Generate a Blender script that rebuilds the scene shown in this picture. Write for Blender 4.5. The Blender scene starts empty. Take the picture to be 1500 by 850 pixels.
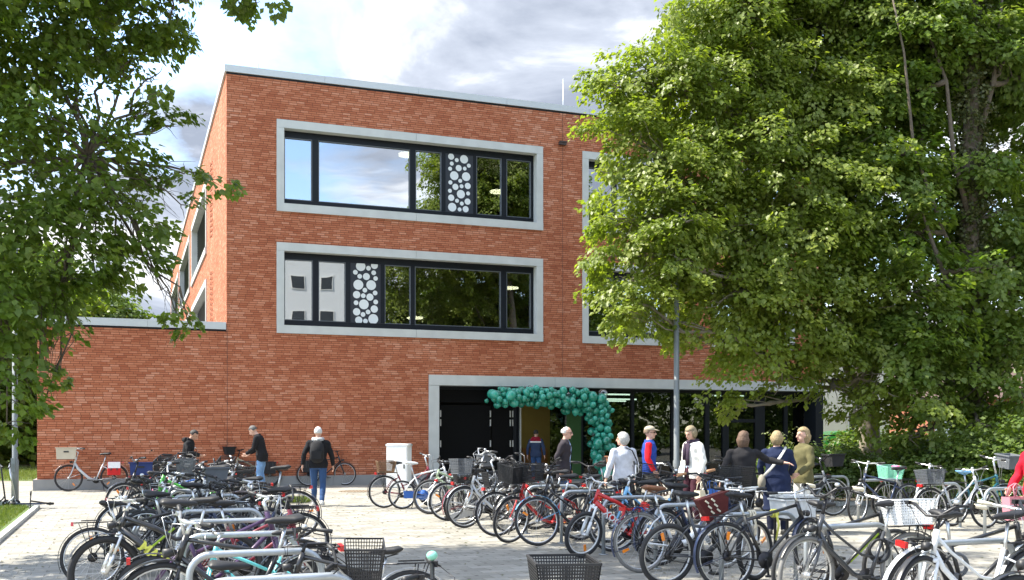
import bpy, math, random
import numpy as np
from mathutils import Vector, Matrix, noise
random.seed(7)
S = bpy.context.scene
COL = S.collection
PI = math.pi
R = math.radians
F = 1500.0; CX = 750.0; HY = 633.0; CH = 1.6     # focal length in photo pixels, principal column, horizon row, eye height
def at(px, py, Y):
    return Vector(((px-CX)/F*Y, Y, CH+(HY-py)/F*Y))
U = Vector((0.937, 0.3496, 0)).normalized(); V = Vector((-U.y, U.x, 0)); UA = math.atan2(U.y, U.x)
C0 = Vector((-8.28, 29.7, 0))

# ---------------------------------------------------------------- materials
MATS = {}
def nodes_of(name):
    m = bpy.data.materials.new(name); m.use_nodes = True
    nt = m.node_tree; nt.nodes.clear()
    out = nt.nodes.new('ShaderNodeOutputMaterial')
    return m, nt, out
def N(nt, typ, **kw):
    n = nt.nodes.new(typ)
    for k, v in kw.items():
        if k == 'op': n.operation = v
        elif k.startswith('i'): n.inputs[int(k[1:])].default_value = v
        else: setattr(n, k, v)
    return n
def mathn(nt, op, a, b=None, c=None):
    n = nt.nodes.new('ShaderNodeMath'); n.operation = op
    for i, x in enumerate((a, b, c)):
        if x is None: continue
        if isinstance(x, (int, float)): n.inputs[i].default_value = x
        else: nt.links.new(x, n.inputs[i])
    return n.outputs[0]
def mat(name, col, rough=.5, metal=0., var=.12, scale=18., bump=0., coat=0., spec=.5):
    key = (name, tuple(col), rough, metal)
    if key in MATS: return MATS[key]
    m, nt, out = nodes_of(name)
    p = N(nt, 'ShaderNodeBsdfPrincipled')
    p.inputs['Roughness'].default_value = rough; p.inputs['Metallic'].default_value = metal
    p.inputs['Coat Weight'].default_value = coat; p.inputs['Specular IOR Level'].default_value = spec
    c = (*col, 1)
    if var:
        tc = N(nt, 'ShaderNodeTexCoord'); nz = N(nt, 'ShaderNodeTexNoise')
        nz.inputs['Scale'].default_value = scale; nz.inputs['Detail'].default_value = 4
        nt.links.new(tc.outputs['Object'], nz.inputs['Vector'])
        mx = N(nt, 'ShaderNodeMix', data_type='RGBA')
        mx.inputs[6].default_value = (*[x*(1-var) for x in col], 1)
        mx.inputs[7].default_value = (*[min(1, x*(1+var)+.01*var) for x in col], 1)
        nt.links.new(nz.outputs[0], mx.inputs[0]); nt.links.new(mx.outputs[2], p.inputs['Base Color'])
        if bump:
            b = N(nt, 'ShaderNodeBump'); b.inputs['Strength'].default_value = bump; b.inputs['Distance'].default_value = .02
            nt.links.new(nz.outputs[0], b.inputs['Height']); nt.links.new(b.outputs[0], p.inputs['Normal'])
    else: p.inputs['Base Color'].default_value = c
    nt.links.new(p.outputs[0], out.inputs[0])
    MATS[key] = m
    return m
def emit(name, col, s):
    m, nt, out = nodes_of(name); e = N(nt, 'ShaderNodeEmission'); e.inputs[0].default_value = (*col, 1); e.inputs[1].default_value = s
    nt.links.new(e.outputs[0], out.inputs[0]); return m
def glass(name, tint=(.75, .82, .8), refl=.30, trans=.5):
    m, nt, out = nodes_of(name)
    tr = N(nt, 'ShaderNodeBsdfTransparent'); tr.inputs[0].default_value = (*[t*trans*1.3 for t in tint], 1)
    gl = N(nt, 'ShaderNodeBsdfGlossy'); gl.inputs['Roughness'].default_value = .005; gl.inputs[0].default_value = (.95, .97, 1, 1)
    tcg = N(nt, 'ShaderNodeTexCoord'); ng = N(nt, 'ShaderNodeTexNoise'); ng.inputs['Scale'].default_value = .9; ng.inputs['Detail'].default_value = 1; nt.links.new(tcg.outputs['Object'], ng.inputs['Vector'])
    bg_ = N(nt, 'ShaderNodeBump'); bg_.inputs['Strength'].default_value = .05; bg_.inputs['Distance'].default_value = .03; nt.links.new(ng.outputs[0], bg_.inputs['Height']); nt.links.new(bg_.outputs[0], gl.inputs['Normal'])
    lw = N(nt, 'ShaderNodeLayerWeight'); lw.inputs[0].default_value = .35
    f = mathn(nt, 'ADD', mathn(nt, 'MULTIPLY', lw.outputs['Fresnel'], .8), refl)
    f = mathn(nt, 'MINIMUM', f, 1.)
    mx = N(nt, 'ShaderNodeMixShader')
    nt.links.new(f, mx.inputs[0]); nt.links.new(tr.outputs[0], mx.inputs[1]); nt.links.new(gl.outputs[0], mx.inputs[2])
    nt.links.new(mx.outputs[0], out.inputs[0]); return m

def course_mat(name, bw, bh, joint, ramp, jcol, coord='UV', rot=0., bump=.6, rough=.85, jitter=True, dots=False, vj=None, stain=.35):
    """courses of long units with a wild bond: every unit its own tone, joints between"""
    m, nt, out = nodes_of(name); L = nt.links
    tc = N(nt, 'ShaderNodeTexCoord'); mp = N(nt, 'ShaderNodeMapping'); mp.inputs['Rotation'].default_value = (0, 0, rot)
    L.new(tc.outputs[coord], mp.inputs[0]); sp = N(nt, 'ShaderNodeSeparateXYZ'); L.new(mp.outputs[0], sp.inputs[0])
    yy = mathn(nt, 'DIVIDE', sp.outputs[1], bh); row = mathn(nt, 'FLOOR', yy); fy = mathn(nt, 'FRACT', yy)
    wn = N(nt, 'ShaderNodeTexWhiteNoise', noise_dimensions='1D'); L.new(row, wn.inputs['W'])
    off = wn.outputs[0] if jitter else mathn(nt, 'MULTIPLY', mathn(nt, 'MODULO', row, 2.), .5)
    xx = mathn(nt, 'ADD', mathn(nt, 'DIVIDE', sp.outputs[0], bw), off)
    ci = mathn(nt, 'FLOOR', xx); fx = mathn(nt, 'FRACT', xx)
    cmb = N(nt, 'ShaderNodeCombineXYZ'); L.new(ci, cmb.inputs[0]); L.new(row, cmb.inputs[1])
    w2 = N(nt, 'ShaderNodeTexWhiteNoise', noise_dimensions='2D'); L.new(cmb.outputs[0], w2.inputs['Vector'])
    cr = N(nt, 'ShaderNodeValToRGB'); els = cr.color_ramp.elements
    while len(els) < len(ramp): els.new(.5)
    for i, (pos, c) in enumerate(ramp): els[i].position = pos; els[i].color = (*c, 1)
    nz = N(nt, 'ShaderNodeTexNoise'); nz.inputs['Scale'].default_value = .35; nz.inputs['Detail'].default_value = 3
    L.new(tc.outputs[coord], nz.inputs['Vector'])
    nf = N(nt, 'ShaderNodeTexNoise'); nf.inputs['Scale'].default_value = 22; nf.inputs['Detail'].default_value = 4
    L.new(tc.outputs[coord], nf.inputs['Vector'])
    v = mathn(nt, 'ADD', mathn(nt, 'MULTIPLY', w2.outputs[0], .62), mathn(nt, 'MULTIPLY', mathn(nt, 'SUBTRACT', nz.outputs[0], .3), .55))
    v = mathn(nt, 'ADD', v, mathn(nt, 'MULTIPLY', mathn(nt, 'SUBTRACT', nf.outputs[0], .5), .35))
    ms = N(nt, 'ShaderNodeMapping'); ms.inputs['Scale'].default_value = (1.1, .16, 1) if coord == 'UV' else (.8, .8, .8); L.new(tc.outputs[coord], ms.inputs[0])
    st = N(nt, 'ShaderNodeTexNoise'); st.inputs['Scale'].default_value = 1.; st.inputs['Detail'].default_value = 5; L.new(ms.outputs[0], st.inputs['Vector'])
    v = mathn(nt, 'ADD', v, mathn(nt, 'MULTIPLY', mathn(nt, 'SUBTRACT', st.outputs[0], .5), stain))
    L.new(v, cr.inputs[0])
    jx = joint/bw; jy = joint/bh
    if vj: jx = vj/bw
    mx_ = mathn(nt, 'MULTIPLY', mathn(nt, 'GREATER_THAN', fx, jx), mathn(nt, 'GREATER_THAN', fy, jy))
    if dots:   # the wider gaps that the joints open into here and there
        g = mathn(nt, 'LESS_THAN', w2.outputs[0], .5)
        dd = mathn(nt, 'MULTIPLY', mathn(nt, 'LESS_THAN', fx, .13), mathn(nt, 'LESS_THAN', fy, .30))
        mx_ = mathn(nt, 'MULTIPLY', mx_, mathn(nt, 'SUBTRACT', 1., mathn(nt, 'MULTIPLY', g, dd)))
    mix = N(nt, 'ShaderNodeMix', data_type='RGBA'); mix.inputs[6].default_value = (*jcol, 1)
    L.new(mx_, mix.inputs[0]); L.new(cr.outputs[0], mix.inputs[7])
    p = N(nt, 'ShaderNodeBsdfPrincipled'); p.inputs['Roughness'].default_value = rough; p.inputs['Specular IOR Level'].default_value = .25
    L.new(mix.outputs[2], p.inputs['Base Color'])
    b = N(nt, 'ShaderNodeBump'); b.inputs['Strength'].default_value = bump; b.inputs['Distance'].default_value = .012
    L.new(mathn(nt, 'ADD', mx_, mathn(nt, 'MULTIPLY', w2.outputs[0], .5)), b.inputs['Height']); L.new(b.outputs[0], p.inputs['Normal'])
    L.new(p.outputs[0], out.inputs[0]); return m

def leaf_mat(name, c1, c2, c3, trans=.35):
    m, nt, out = nodes_of(name); L = nt.links
    a = N(nt, 'ShaderNodeAttribute', attribute_name='rnd')
    cr = N(nt, 'ShaderNodeValToRGB'); e = cr.color_ramp.elements; e.new(.5)
    for i, c in enumerate((c1, c2, c3)): e[i].position = (0, .55, 1)[i]; e[i].color = (*c, 1)
    L.new(a.outputs['Fac'], cr.inputs[0])
    p = N(nt, 'ShaderNodeBsdfPrincipled'); p.inputs['Roughness'].default_value = .45; p.inputs['Specular IOR Level'].default_value = .45
    L.new(cr.outputs[0], p.inputs['Base Color'])
    t = N(nt, 'ShaderNodeBsdfTranslucent'); 
    br = N(nt, 'ShaderNodeMix', data_type='RGBA', blend_type='MULTIPLY'); br.inputs[0].default_value = 1; br.inputs[7].default_value = (1.5, 1.6, .5, 1)
    L.new(cr.outputs[0], br.inputs[6]); L.new(br.outputs[2], t.inputs[0])
    mx = N(nt, 'ShaderNodeMixShader'); mx.inputs[0].default_value = trans
    L.new(p.outputs[0], mx.inputs[1]); L.new(t.outputs[0], mx.inputs[2]); L.new(mx.outputs[0], out.inputs[0])
    return m

# ---------------------------------------------------------------- mesh builder
def perp(d):
    d = d.normalized(); a = Vector((0, 0, 1)) if abs(d.z) < .9 else Vector((1, 0, 0))
    x = d.cross(a).normalized(); return x, d.cross(x).normalized()
class MB:
    def __init__(s): s.v = []; s.f = []; s.m = []; s.uv = None; s.sm = []
    def add(s, vs, fs, m=0, smooth=False):
        o = len(s.v); s.v += [tuple(x) for x in vs]
        for f in fs: s.f.append(tuple(i+o for i in f)); s.m.append(m); s.sm.append(smooth)
    def box(s, c, d, m=0, M=None):
        x, y, z = d[0]/2, d[1]/2, d[2]/2; c = Vector(c)
        vs = [Vector((a*x, b*y, e*z)) for a in (-1, 1) for b in (-1, 1) for e in (-1, 1)]
        if M: vs = [M @ p for p in vs]
        s.add([p+c for p in vs], [(0, 1, 3, 2), (4, 6, 7, 5), (0, 4, 5, 1), (2, 3, 7, 6), (0, 2, 6, 4), (1, 5, 7, 3)], m)
        return s
    def bar(s, a, b, w, h, m=0, up=None):
        a = Vector(a); b = Vector(b); d = b-a; L = d.length
        if L < 1e-6: return s
        z = d/L
        if up is None: x, y = perp(d)
        else: x = Vector(up).cross(z).normalized(); y = z.cross(x)
        M = Matrix((x, y, z)).transposed()
        return s.box((a+b)/2, (w, h, L), m, M)
    def tube(s, pts, rad, seg=8, m=0, cap=True, flat=None, ref=None):
        """tapered tube; rad a number, list of numbers or of (rx, ry) pairs; ref fixes the rx direction"""
        pts = [Vector(p) for p in pts]; n = len(pts)
        if not isinstance(rad, (list, tuple)): rad = [rad]*n
        vs = []; X = None
        for i, p in enumerate(pts):
            d = (pts[min(i+1, n-1)]-pts[max(i-1, 0)])
            if d.length < 1e-7: d = Vector((0, 0, 1))
            d.normalize()
            if ref is not None: x = Vector(ref); x = (x-d*x.dot(d)).normalized(); y = d.cross(x)
            else:
                if X is None: x, y = perp(d)
                else: x = (X-d*X.dot(d)).normalized(); y = d.cross(x)
                X = x
            r = rad[i]; rx, ry = r if isinstance(r, (tuple, list)) else (r, r)
            for k in range(seg):
                a = 2*PI*k/seg; vs.append(p+x*(rx*math.cos(a))+y*(ry*math.sin(a)))
        fs = [(i*seg+k, i*seg+(k+1) % seg, (i+1)*seg+(k+1) % seg, (i+1)*seg+k) for i in range(n-1) for k in range(seg)]
        if cap: fs += [tuple(reversed(range(seg))), tuple((n-1)*seg+k for k in range(seg))]
        s.add(vs, fs, m, True); return s
    def torus(s, c, ax, Rr, r, seg=28, rs=6, m=0, a0=0, a1=2*PI, ry=None, start=None):
        c = Vector(c); ax = Vector(ax).normalized(); x, y = perp(ax)
        if start is not None: x = Vector(start).normalized(); y = ax.cross(x)
        full = abs(a1-a0-2*PI) < 1e-6; n = seg if full else seg+1; vs = []
        for i in range(n):
            a = a0+(a1-a0)*i/seg; d = x*math.cos(a)+y*math.sin(a)
            for k in range(rs):
                b = 2*PI*k/rs; vs.append(c+d*(Rr+r*math.cos(b))+ax*((ry or r)*math.sin(b)))
        fs = [(i*rs+k, ((i+1) % n)*rs+k, ((i+1) % n)*rs+(k+1) % rs, i*rs+(k+1) % rs) for i in range(seg) for k in range(rs)]
        s.add(vs, fs, m, True); return s
    def ball(s, c, r, seg=12, rings=8, m=0, M=None, fn=None):
        c = Vector(c); r = Vector(r) if not isinstance(r, (int, float)) else Vector((r, r, r)); vs = []
        for i in range(rings+1):
            t = PI*i/rings
            for k in range(seg):
                a = 2*PI*k/seg; p = Vector((math.sin(t)*math.cos(a), math.sin(t)*math.sin(a), math.cos(t)))
                if fn: p = fn(p)
                p = Vector((p.x*r.x, p.y*r.y, p.z*r.z))
                if M: p = M @ p
                vs.append(p+c)
        fs = [(i*seg+k, (i+1)*seg+k, (i+1)*seg+(k+1) % seg, i*seg+(k+1) % seg) for i in range(rings) for k in range(seg)]
        s.add(vs, fs, m, True); return s
    def disc(s, c, n, r, seg=20, m=0):
        c = Vector(c); x, y = perp(Vector(n))
        s.add([c+x*(r*math.cos(2*PI*k/seg))+y*(r*math.sin(2*PI*k/seg)) for k in range(seg)], [tuple(range(seg))], m); return s
    def prism(s, poly, z0, z1, m=0):
        n = len(poly)
        s.add([(x, y, z0) for x, y in poly]+[(x, y, z1) for x, y in poly],
              [tuple(reversed(range(n))), tuple(range(n, 2*n))]+[(k, (k+1) % n, n+(k+1) % n, n+k) for k in range(n)], m); return s
    def mesh(s, name, mats):
        me = bpy.data.meshes.new(name); me.from_pydata(s.v, [], s.f)
        for m in (mats if isinstance(mats, (list, tuple)) else [mats]): me.materials.append(m)
        me.polygons.foreach_set('material_index', s.m); me.polygons.foreach_set('use_smooth', s.sm)
        if s.uv:
            l = me.uv_layers.new(name='UVMap'); flat = np.array([s.uv[i] for f in s.f for i in f], dtype=np.float32)
            l.data.foreach_set('uv', flat.ravel())
        me.update(); return me
def link(name, me, parent=None, loc=None, rz=0, M=None):
    o = bpy.data.objects.new(name, me); COL.objects.link(o)
    if parent: o.parent = parent
    if M is not None: o.matrix_basis = M
    else:
        if loc is not None: o.location = loc
        if rz: o.rotation_euler = (0, 0, rz)
    return o
def obj(name, mb, mats, parent=None, **k): return link(name, mb.mesh(name, mats), parent, **k)
def thing(name, label, cat, loc=(0, 0, 0), rz=0, group=None):
    o = link(name, None, None, loc, rz); o.empty_display_size = .2
    return tag(o, label, cat, group)
def tag(o, label, cat, group=None, kind=None):
    o['label'] = label; o['category'] = cat
    if group: o['group'] = group
    if kind: o['kind'] = kind
    return o
def struct(o): o['kind'] = 'structure'; return o
def remeshed(name, mb, mats, vox, smooth=4, parent=None, fold=0.):
    t = bpy.data.objects.new('tmp', mb.mesh('tmp', mats)); COL.objects.link(t)
    a = t.modifiers.new('r', 'REMESH'); a.mode = 'VOXEL'; a.voxel_size = vox; a.use_smooth_shade = True
    b = t.modifiers.new('s', 'SMOOTH'); b.iterations = smooth; b.factor = .5
    dg = bpy.context.evaluated_depsgraph_get()
    me = bpy.data.meshes.new_from_object(t.evaluated_get(dg)); me.name = name
    bpy.data.objects.remove(t)
    me.materials.clear()
    for m in (mats if isinstance(mats, (list, tuple)) else [mats]): me.materials.append(m)
    me.polygons.foreach_set('use_smooth', [True]*len(me.polygons))
    if fold:      # creases and folds of the cloth
        n_ = len(me.vertices); c = np.empty(n_*3, np.float32); me.vertices.foreach_get('co', c); c = c.reshape(-1, 3)
        nr = np.empty(n_*3, np.float32); me.vertices.foreach_get('normal', nr); nr = nr.reshape(-1, 3); ph = len(name)*1.7+fold*300+n_*.01
        q = np.sin(c[:, 0]*19+np.sin(c[:, 2]*13+ph)*2.2+ph)*np.sin(c[:, 2]*17+np.sin(c[:, 1]*15+ph)*1.8)+.6*np.sin(c[:, 2]*41+c[:, 0]*23+np.sin(c[:, 1]*31)*1.5+ph)*np.sin(c[:, 1]*27+ph)
        me.vertices.foreach_set('co', (c+nr*(q*fold*.42)[:, None]).astype(np.float32).ravel()); me.update()
    o = link(name, me, parent)
    return o
def text(name, s, size, m, parent, M, thick=.002, bold=True):
    cu = bpy.data.curves.new('tmp', 'FONT'); cu.body = s; cu.size = size; cu.extrude = thick; cu.align_x = 'CENTER'; cu.align_y = 'CENTER'; cu.resolution_u = 2
    if bold: cu.offset = size*.025
    t = bpy.data.objects.new('tmp', cu); COL.objects.link(t)
    me = bpy.data.meshes.new_from_object(t.evaluated_get(bpy.context.evaluated_depsgraph_get())); bpy.data.objects.remove(t)
    me.name = name; me.materials.clear(); me.materials.append(m)
    return link(name, me, parent, M=M)

# ---------------------------------------------------------------- leaves
def leaves(name, blobs, n, size, mt, seed=1, droop=.35, per=14, spray=.55, parent=None, shell=.38, wide=.42, flat=.6, hue=None):
    """a crown: sprays of leaves spread through overlapping clumps; blobs = [(centre, (rx, ry, rz)[, weight])]"""
    rg = np.random.default_rng(seed)
    w = np.array([(b[1][0]*b[1][1]*b[1][2])**.75*(b[2] if len(b) > 2 else 1) for b in blobs]); w /= w.sum()
    ns = max(1, n//per)
    bi = rg.choice(len(blobs), ns, p=w)
    cc = np.array([tuple(b[0]) for b in blobs])[bi]; rr = np.array([b[1] for b in blobs])[bi]
    d = rg.normal(size=(ns, 3)); d /= np.linalg.norm(d, axis=1)[:, None]
    p = cc+d*rr*(rg.random(ns)**shell)[:, None]*(1+.12*rg.normal(size=ns))[:, None]
    ax = d*np.array([1, 1, .45])+rg.normal(size=(ns, 3))*.38; ax[:, 2] -= droop; ax /= np.linalg.norm(ax, axis=1)[:, None]
    up = np.array([0, 0, 1.])+rg.normal(size=(ns, 3))*.25
    sd = np.cross(ax, up); sd /= np.linalg.norm(sd, axis=1)[:, None]+1e-9
    L = spray*(.6+.8*rg.random(ns))
    k = np.arange(per); t = (k+.5)/per; sg = np.where(k % 2 == 0, 1., -1.)
    base = p[:, None, :]+ax[:, None, :]*(L[:, None]*t[None, :])[:, :, None]
    base[:, :, 2] -= (L[:, None]*t[None, :]**2)*.25*droop
    base += rg.normal(size=base.shape)*size*.35
    ld = ax[:, None, :]*.55+sd[:, None, :]*(sg*.85)[None, :, None]+rg.normal(size=base.shape)*.35
    ld[:, :, 2] -= .25+.3*droop
    ld /= np.linalg.norm(ld, axis=2)[:, :, None]
    nr = np.array([0, 0, 1.])*flat+rg.normal(size=base.shape)*.38+d[:, None, :]*.30
    ls = np.cross(ld, nr); ls /= np.linalg.norm(ls, axis=2)[:, :, None]+1e-9
    nn = np.cross(ls, ld)
    sz = size*(.65+.7*rg.random(base.shape[:2]))[:, :, None]
    v0 = base; v1 = base+ld*sz*.45+ls*sz*wide+nn*sz*.06; v2 = base+ld*sz-nn*sz*.10; v3 = base+ld*sz*.45-ls*sz*wide+nn*sz*.06
    vv = np.stack([v0, v1, v2, v3], axis=2).reshape(-1, 3).astype(np.float32)
    nl = vv.shape[0]//4
    me = bpy.data.meshes.new(name)
    me.vertices.add(nl*4); me.vertices.foreach_set('co', vv.ravel())
    b = np.arange(nl)*4
    li = np.stack([b, b+1, b+2, b, b+2, b+3], axis=1).ravel().astype(np.int32)
    me.loops.add(nl*6); me.loops.foreach_set('vertex_index', li)
    me.polygons.add(nl*2); me.polygons.foreach_set('loop_start', np.arange(nl*2, dtype=np.int32)*3)
    me.update(calc_edges=True)
    rn = np.repeat(np.clip(.5+.22*rg.normal(size=ns), 0, 1), per)*.6+rg.random(nl)*.4
    if hue is not None: rn = np.clip(rn+hue, 0, 1)
    at_ = me.attributes.new('rnd', 'FLOAT', 'POINT'); at_.data.foreach_set('value', np.repeat(rn, 4).astype(np.float32))
    me.materials.append(mt)
    return link(name, me, parent)
def boughs(name, blobs, n, size, mt, seed=1, droop=.3, per=110, L=1.1, W=.55, parent=None, shell=.4, wide=.40, hue=None, keep=None):
    """a crown of flat leafy boughs: each a fan of leaves about its own bent axis, layered with gaps between"""
    rg = np.random.default_rng(seed); flat = 1.
    w = np.array([(b[1][0]*b[1][1]*b[1][2])**.75*(b[2] if len(b) > 2 else 1) for b in blobs]); w /= w.sum()
    ns = max(1, n//per); bi = rg.choice(len(blobs), ns, p=w)
    cc = np.array([tuple(b[0]) for b in blobs])[bi]; rr = np.array([b[1] for b in blobs])[bi]
    d = rg.normal(size=(ns, 3)); d[:, 2] *= .9; d /= np.linalg.norm(d, axis=1)[:, None]
    rad = np.minimum(1., rr[:, 0]/1.0)
    p = cc+d*rr*(rg.random(ns)**shell)[:, None]*.82
    ax = d*np.array([1, 1, .30])+rg.normal(size=(ns, 3))*np.array([.35, .35, .15]); ax[:, 2] -= droop*.5+.10*rg.random(ns); ax /= np.linalg.norm(ax, axis=1)[:, None]
    up = np.array([0, 0, 1.])+d*.35+rg.normal(size=(ns, 3))*.22
    sd = np.cross(ax, up); sd /= np.linalg.norm(sd, axis=1)[:, None]+1e-9
    nn0 = np.cross(sd, ax)
    LL = L*(.55+.7*rg.random(ns))*(.45+.55*rad); WW = W*(.6+.6*rg.random(ns))*(.45+.55*rad)
    t = rg.random((ns, per))**.8; u = (rg.random((ns, per))*2-1)
    wt = WW[:, None]*(.35+.65*np.sin(np.clip(t*1.1+.15, 0, 1)*np.pi))
    u = np.sign(u)*np.abs(u)**.8
    base = p[:, None, :]+ax[:, None, :]*((t-.25)*LL[:, None])[:, :, None]+sd[:, None, :]*(u*wt)[:, :, None]+nn0[:, None, :]*(rg.normal(size=(ns, per))*.055*(.5+rad[:, None]))[:, :, None]
    base[:, :, 2] -= (t**2)*LL[:, None]*droop*.45+(u**2)*wt*.25
    ld = ax[:, None, :]*.75+sd[:, None, :]*(u*.9)[:, :, None]+rg.normal(size=base.shape)*.30; ld[:, :, 2] -= .30+.35*droop
    ld /= np.linalg.norm(ld, axis=2)[:, :, None]
    nr = nn0[:, None, :]*1.0+rg.normal(size=base.shape)*.33
    ls = np.cross(ld, nr); ls /= np.linalg.norm(ls, axis=2)[:, :, None]+1e-9
    nn = np.cross(ls, ld)
    sz = size*(.65+.7*rg.random(base.shape[:2]))[:, :, None]
    v0 = base; v1 = base+ld*sz*.45+ls*sz*wide+nn*sz*.06; v2 = base+ld*sz-nn*sz*.10; v3 = base+ld*sz*.45-ls*sz*wide+nn*sz*.06
    vv = np.stack([v0, v1, v2, v3], axis=2).reshape(-1, 3).astype(np.float32)
    nl = vv.shape[0]//4
    me = bpy.data.meshes.new(name)
    me.vertices.add(nl*4); me.vertices.foreach_set('co', vv.ravel())
    b = np.arange(nl)*4
    li = np.stack([b, b+1, b+2, b, b+2, b+3], axis=1).ravel().astype(np.int32)
    me.loops.add(nl*6); me.loops.foreach_set('vertex_index', li)
    me.polygons.add(nl*2); me.polygons.foreach_set('loop_start', np.arange(nl*2, dtype=np.int32)*3)
    me.update(calc_edges=True)
    rn = np.repeat(np.clip(.5+.25*rg.normal(size=ns), 0, 1), per)*.6+rg.random(nl)*.4
    if hue is not None: rn = np.clip(rn+hue, 0, 1)
    at_ = me.attributes.new('rnd', 'FLOAT', 'POINT'); at_.data.foreach_set('value', np.repeat(rn, 4).astype(np.float32))
    me.materials.append(mt)
    return link(name, me, parent)
def limb_pts(a, b, n=6, wob=.12, sag=0., rg=random):
    a = Vector(a); b = Vector(b); L = (b-a).length; out = []
    for i in range(n+1):
        t = i/n; p = a.lerp(b, t)
        if 0 < i < n: p += Vector((rg.uniform(-1, 1), rg.uniform(-1, 1), rg.uniform(-1, 1)))*wob*L*.35
        p.z += sag*math.sin(PI*t)*L; out.append(p)
    return out
# ---------------------------------------------------------------- camera, sky, sun
cam_d = bpy.data.cameras.new('camera'); cam = bpy.data.objects.new('camera', cam_d); COL.objects.link(cam)
cam.location = (0, 0, CH); cam.rotation_euler = (R(90), 0, 0)
cam_d.sensor_width = 36; cam_d.lens = 36*F/1500; cam_d.shift_y = (HY-425)/1500; cam_d.clip_end = 3000; cam_d.clip_start = .05
S.camera = cam
SUN_EL, SUN_AZ = R(53), R(180+1.5)     # the sun stands left of the square, a little behind the front of the school
sd = Vector((math.cos(SUN_EL)*math.cos(SUN_AZ-R(4)), math.cos(SUN_EL)*math.sin(SUN_AZ-R(4)), math.sin(SUN_EL)))
sl = bpy.data.lights.new('sun', 'SUN'); sl.energy = 3.1; sl.angle = R(.5); sl.color = (1, .94, .82)
so = bpy.data.objects.new('sun', sl); COL.objects.link(so); so.rotation_euler = sd.to_track_quat('Z', 'Y').to_euler(); so.location = (-30, 10, 40)
w = bpy.data.worlds.new('World'); S.world = w; w.use_nodes = True
nt = w.node_tree; L = nt.links; bg = nt.nodes['Background']
sky = N(nt, 'ShaderNodeTexSky', sky_type='NISHITA'); sky.sun_disc = False; sky.sun_elevation = SUN_EL
sky.sun_rotation = math.atan2(sd.x, sd.y); sky.dust_density = .6; sky.ozone_density = 1.4
tc = N(nt, 'ShaderNodeTexCoord'); sp = N(nt, 'ShaderNodeSeparateXYZ'); L.new(tc.outputs['Generated'], sp.inputs[0])
zz = mathn(nt, 'ADD', mathn(nt, 'MAXIMUM', sp.outputs[2], 0.), .22)
cb = N(nt, 'ShaderNodeCombineXYZ')
L.new(mathn(nt, 'DIVIDE', sp.outputs[0], zz), cb.inputs[0]); L.new(mathn(nt, 'DIVIDE', sp.outputs[1], zz), cb.inputs[1])
def cloudnoise(scale, det, off, rough=.55, dist=.25):
    mp = N(nt, 'ShaderNodeMapping'); mp.inputs['Location'].default_value = off; L.new(cb.outputs[0], mp.inputs[0])
    n = N(nt, 'ShaderNodeTexNoise'); n.inputs['Scale'].default_value = scale; n.inputs['Detail'].default_value = det
    n.inputs['Roughness'].default_value = rough; n.inputs['Distortion'].default_value = dist; L.new(mp.outputs[0], n.inputs['Vector']); return n.outputs[0]
cov = cloudnoise(1.15, 8, (3.1, 1.7, 0)); shade = cloudnoise(2.3, 10, (8.3, 4.1, 2.), .56, .5)
cr = N(nt, 'ShaderNodeValToRGB'); cr.color_ramp.elements[0].position = .40; cr.color_ramp.elements[1].position = .50
L.new(mathn(nt, 'ADD', cov, mathn(nt, 'MULTIPLY', mathn(nt, 'MINIMUM', sp.outputs[1], 0.), .07)), cr.inputs[0])
cs = N(nt, 'ShaderNodeValToRGB'); e = cs.color_ramp.elements; e[0].position = .40; e[0].color = (.80, .91, 1.14, 1); e[1].position = .64; e[1].color = (3.0, 3.0, 3.0, 1)
k = e.new(.5); k.color = (1.28, 1.4, 1.64, 1)
L.new(shade, cs.inputs[0])
# clouds opposite the school and overhead brightened: added fill for the shaded front
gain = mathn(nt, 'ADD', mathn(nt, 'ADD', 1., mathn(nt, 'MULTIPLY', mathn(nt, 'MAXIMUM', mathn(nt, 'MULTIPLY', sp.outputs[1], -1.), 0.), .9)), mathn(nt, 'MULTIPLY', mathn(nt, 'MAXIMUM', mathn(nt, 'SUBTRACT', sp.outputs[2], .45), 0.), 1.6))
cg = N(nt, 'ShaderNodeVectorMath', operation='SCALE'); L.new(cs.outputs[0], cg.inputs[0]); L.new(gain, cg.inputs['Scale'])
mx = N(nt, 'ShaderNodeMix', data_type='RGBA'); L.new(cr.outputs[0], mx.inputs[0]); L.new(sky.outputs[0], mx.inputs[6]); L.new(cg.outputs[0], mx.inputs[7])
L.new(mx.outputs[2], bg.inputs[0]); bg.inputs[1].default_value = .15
vs = S.view_settings; vs.view_transform = 'Standard'; vs.look = 'None'; vs.exposure = 2.0; vs.gamma = 1; vs.use_curve_mapping = False
S.render.engine = 'CYCLES'; S.cycles.use_denoising = True; S.cycles.max_bounces = 8; S.cycles.transparent_max_bounces = 24
S.cycles.diffuse_bounces = 4; S.cycles.glossy_bounces = 4; S.cycles.sample_clamp_indirect = 6

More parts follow.
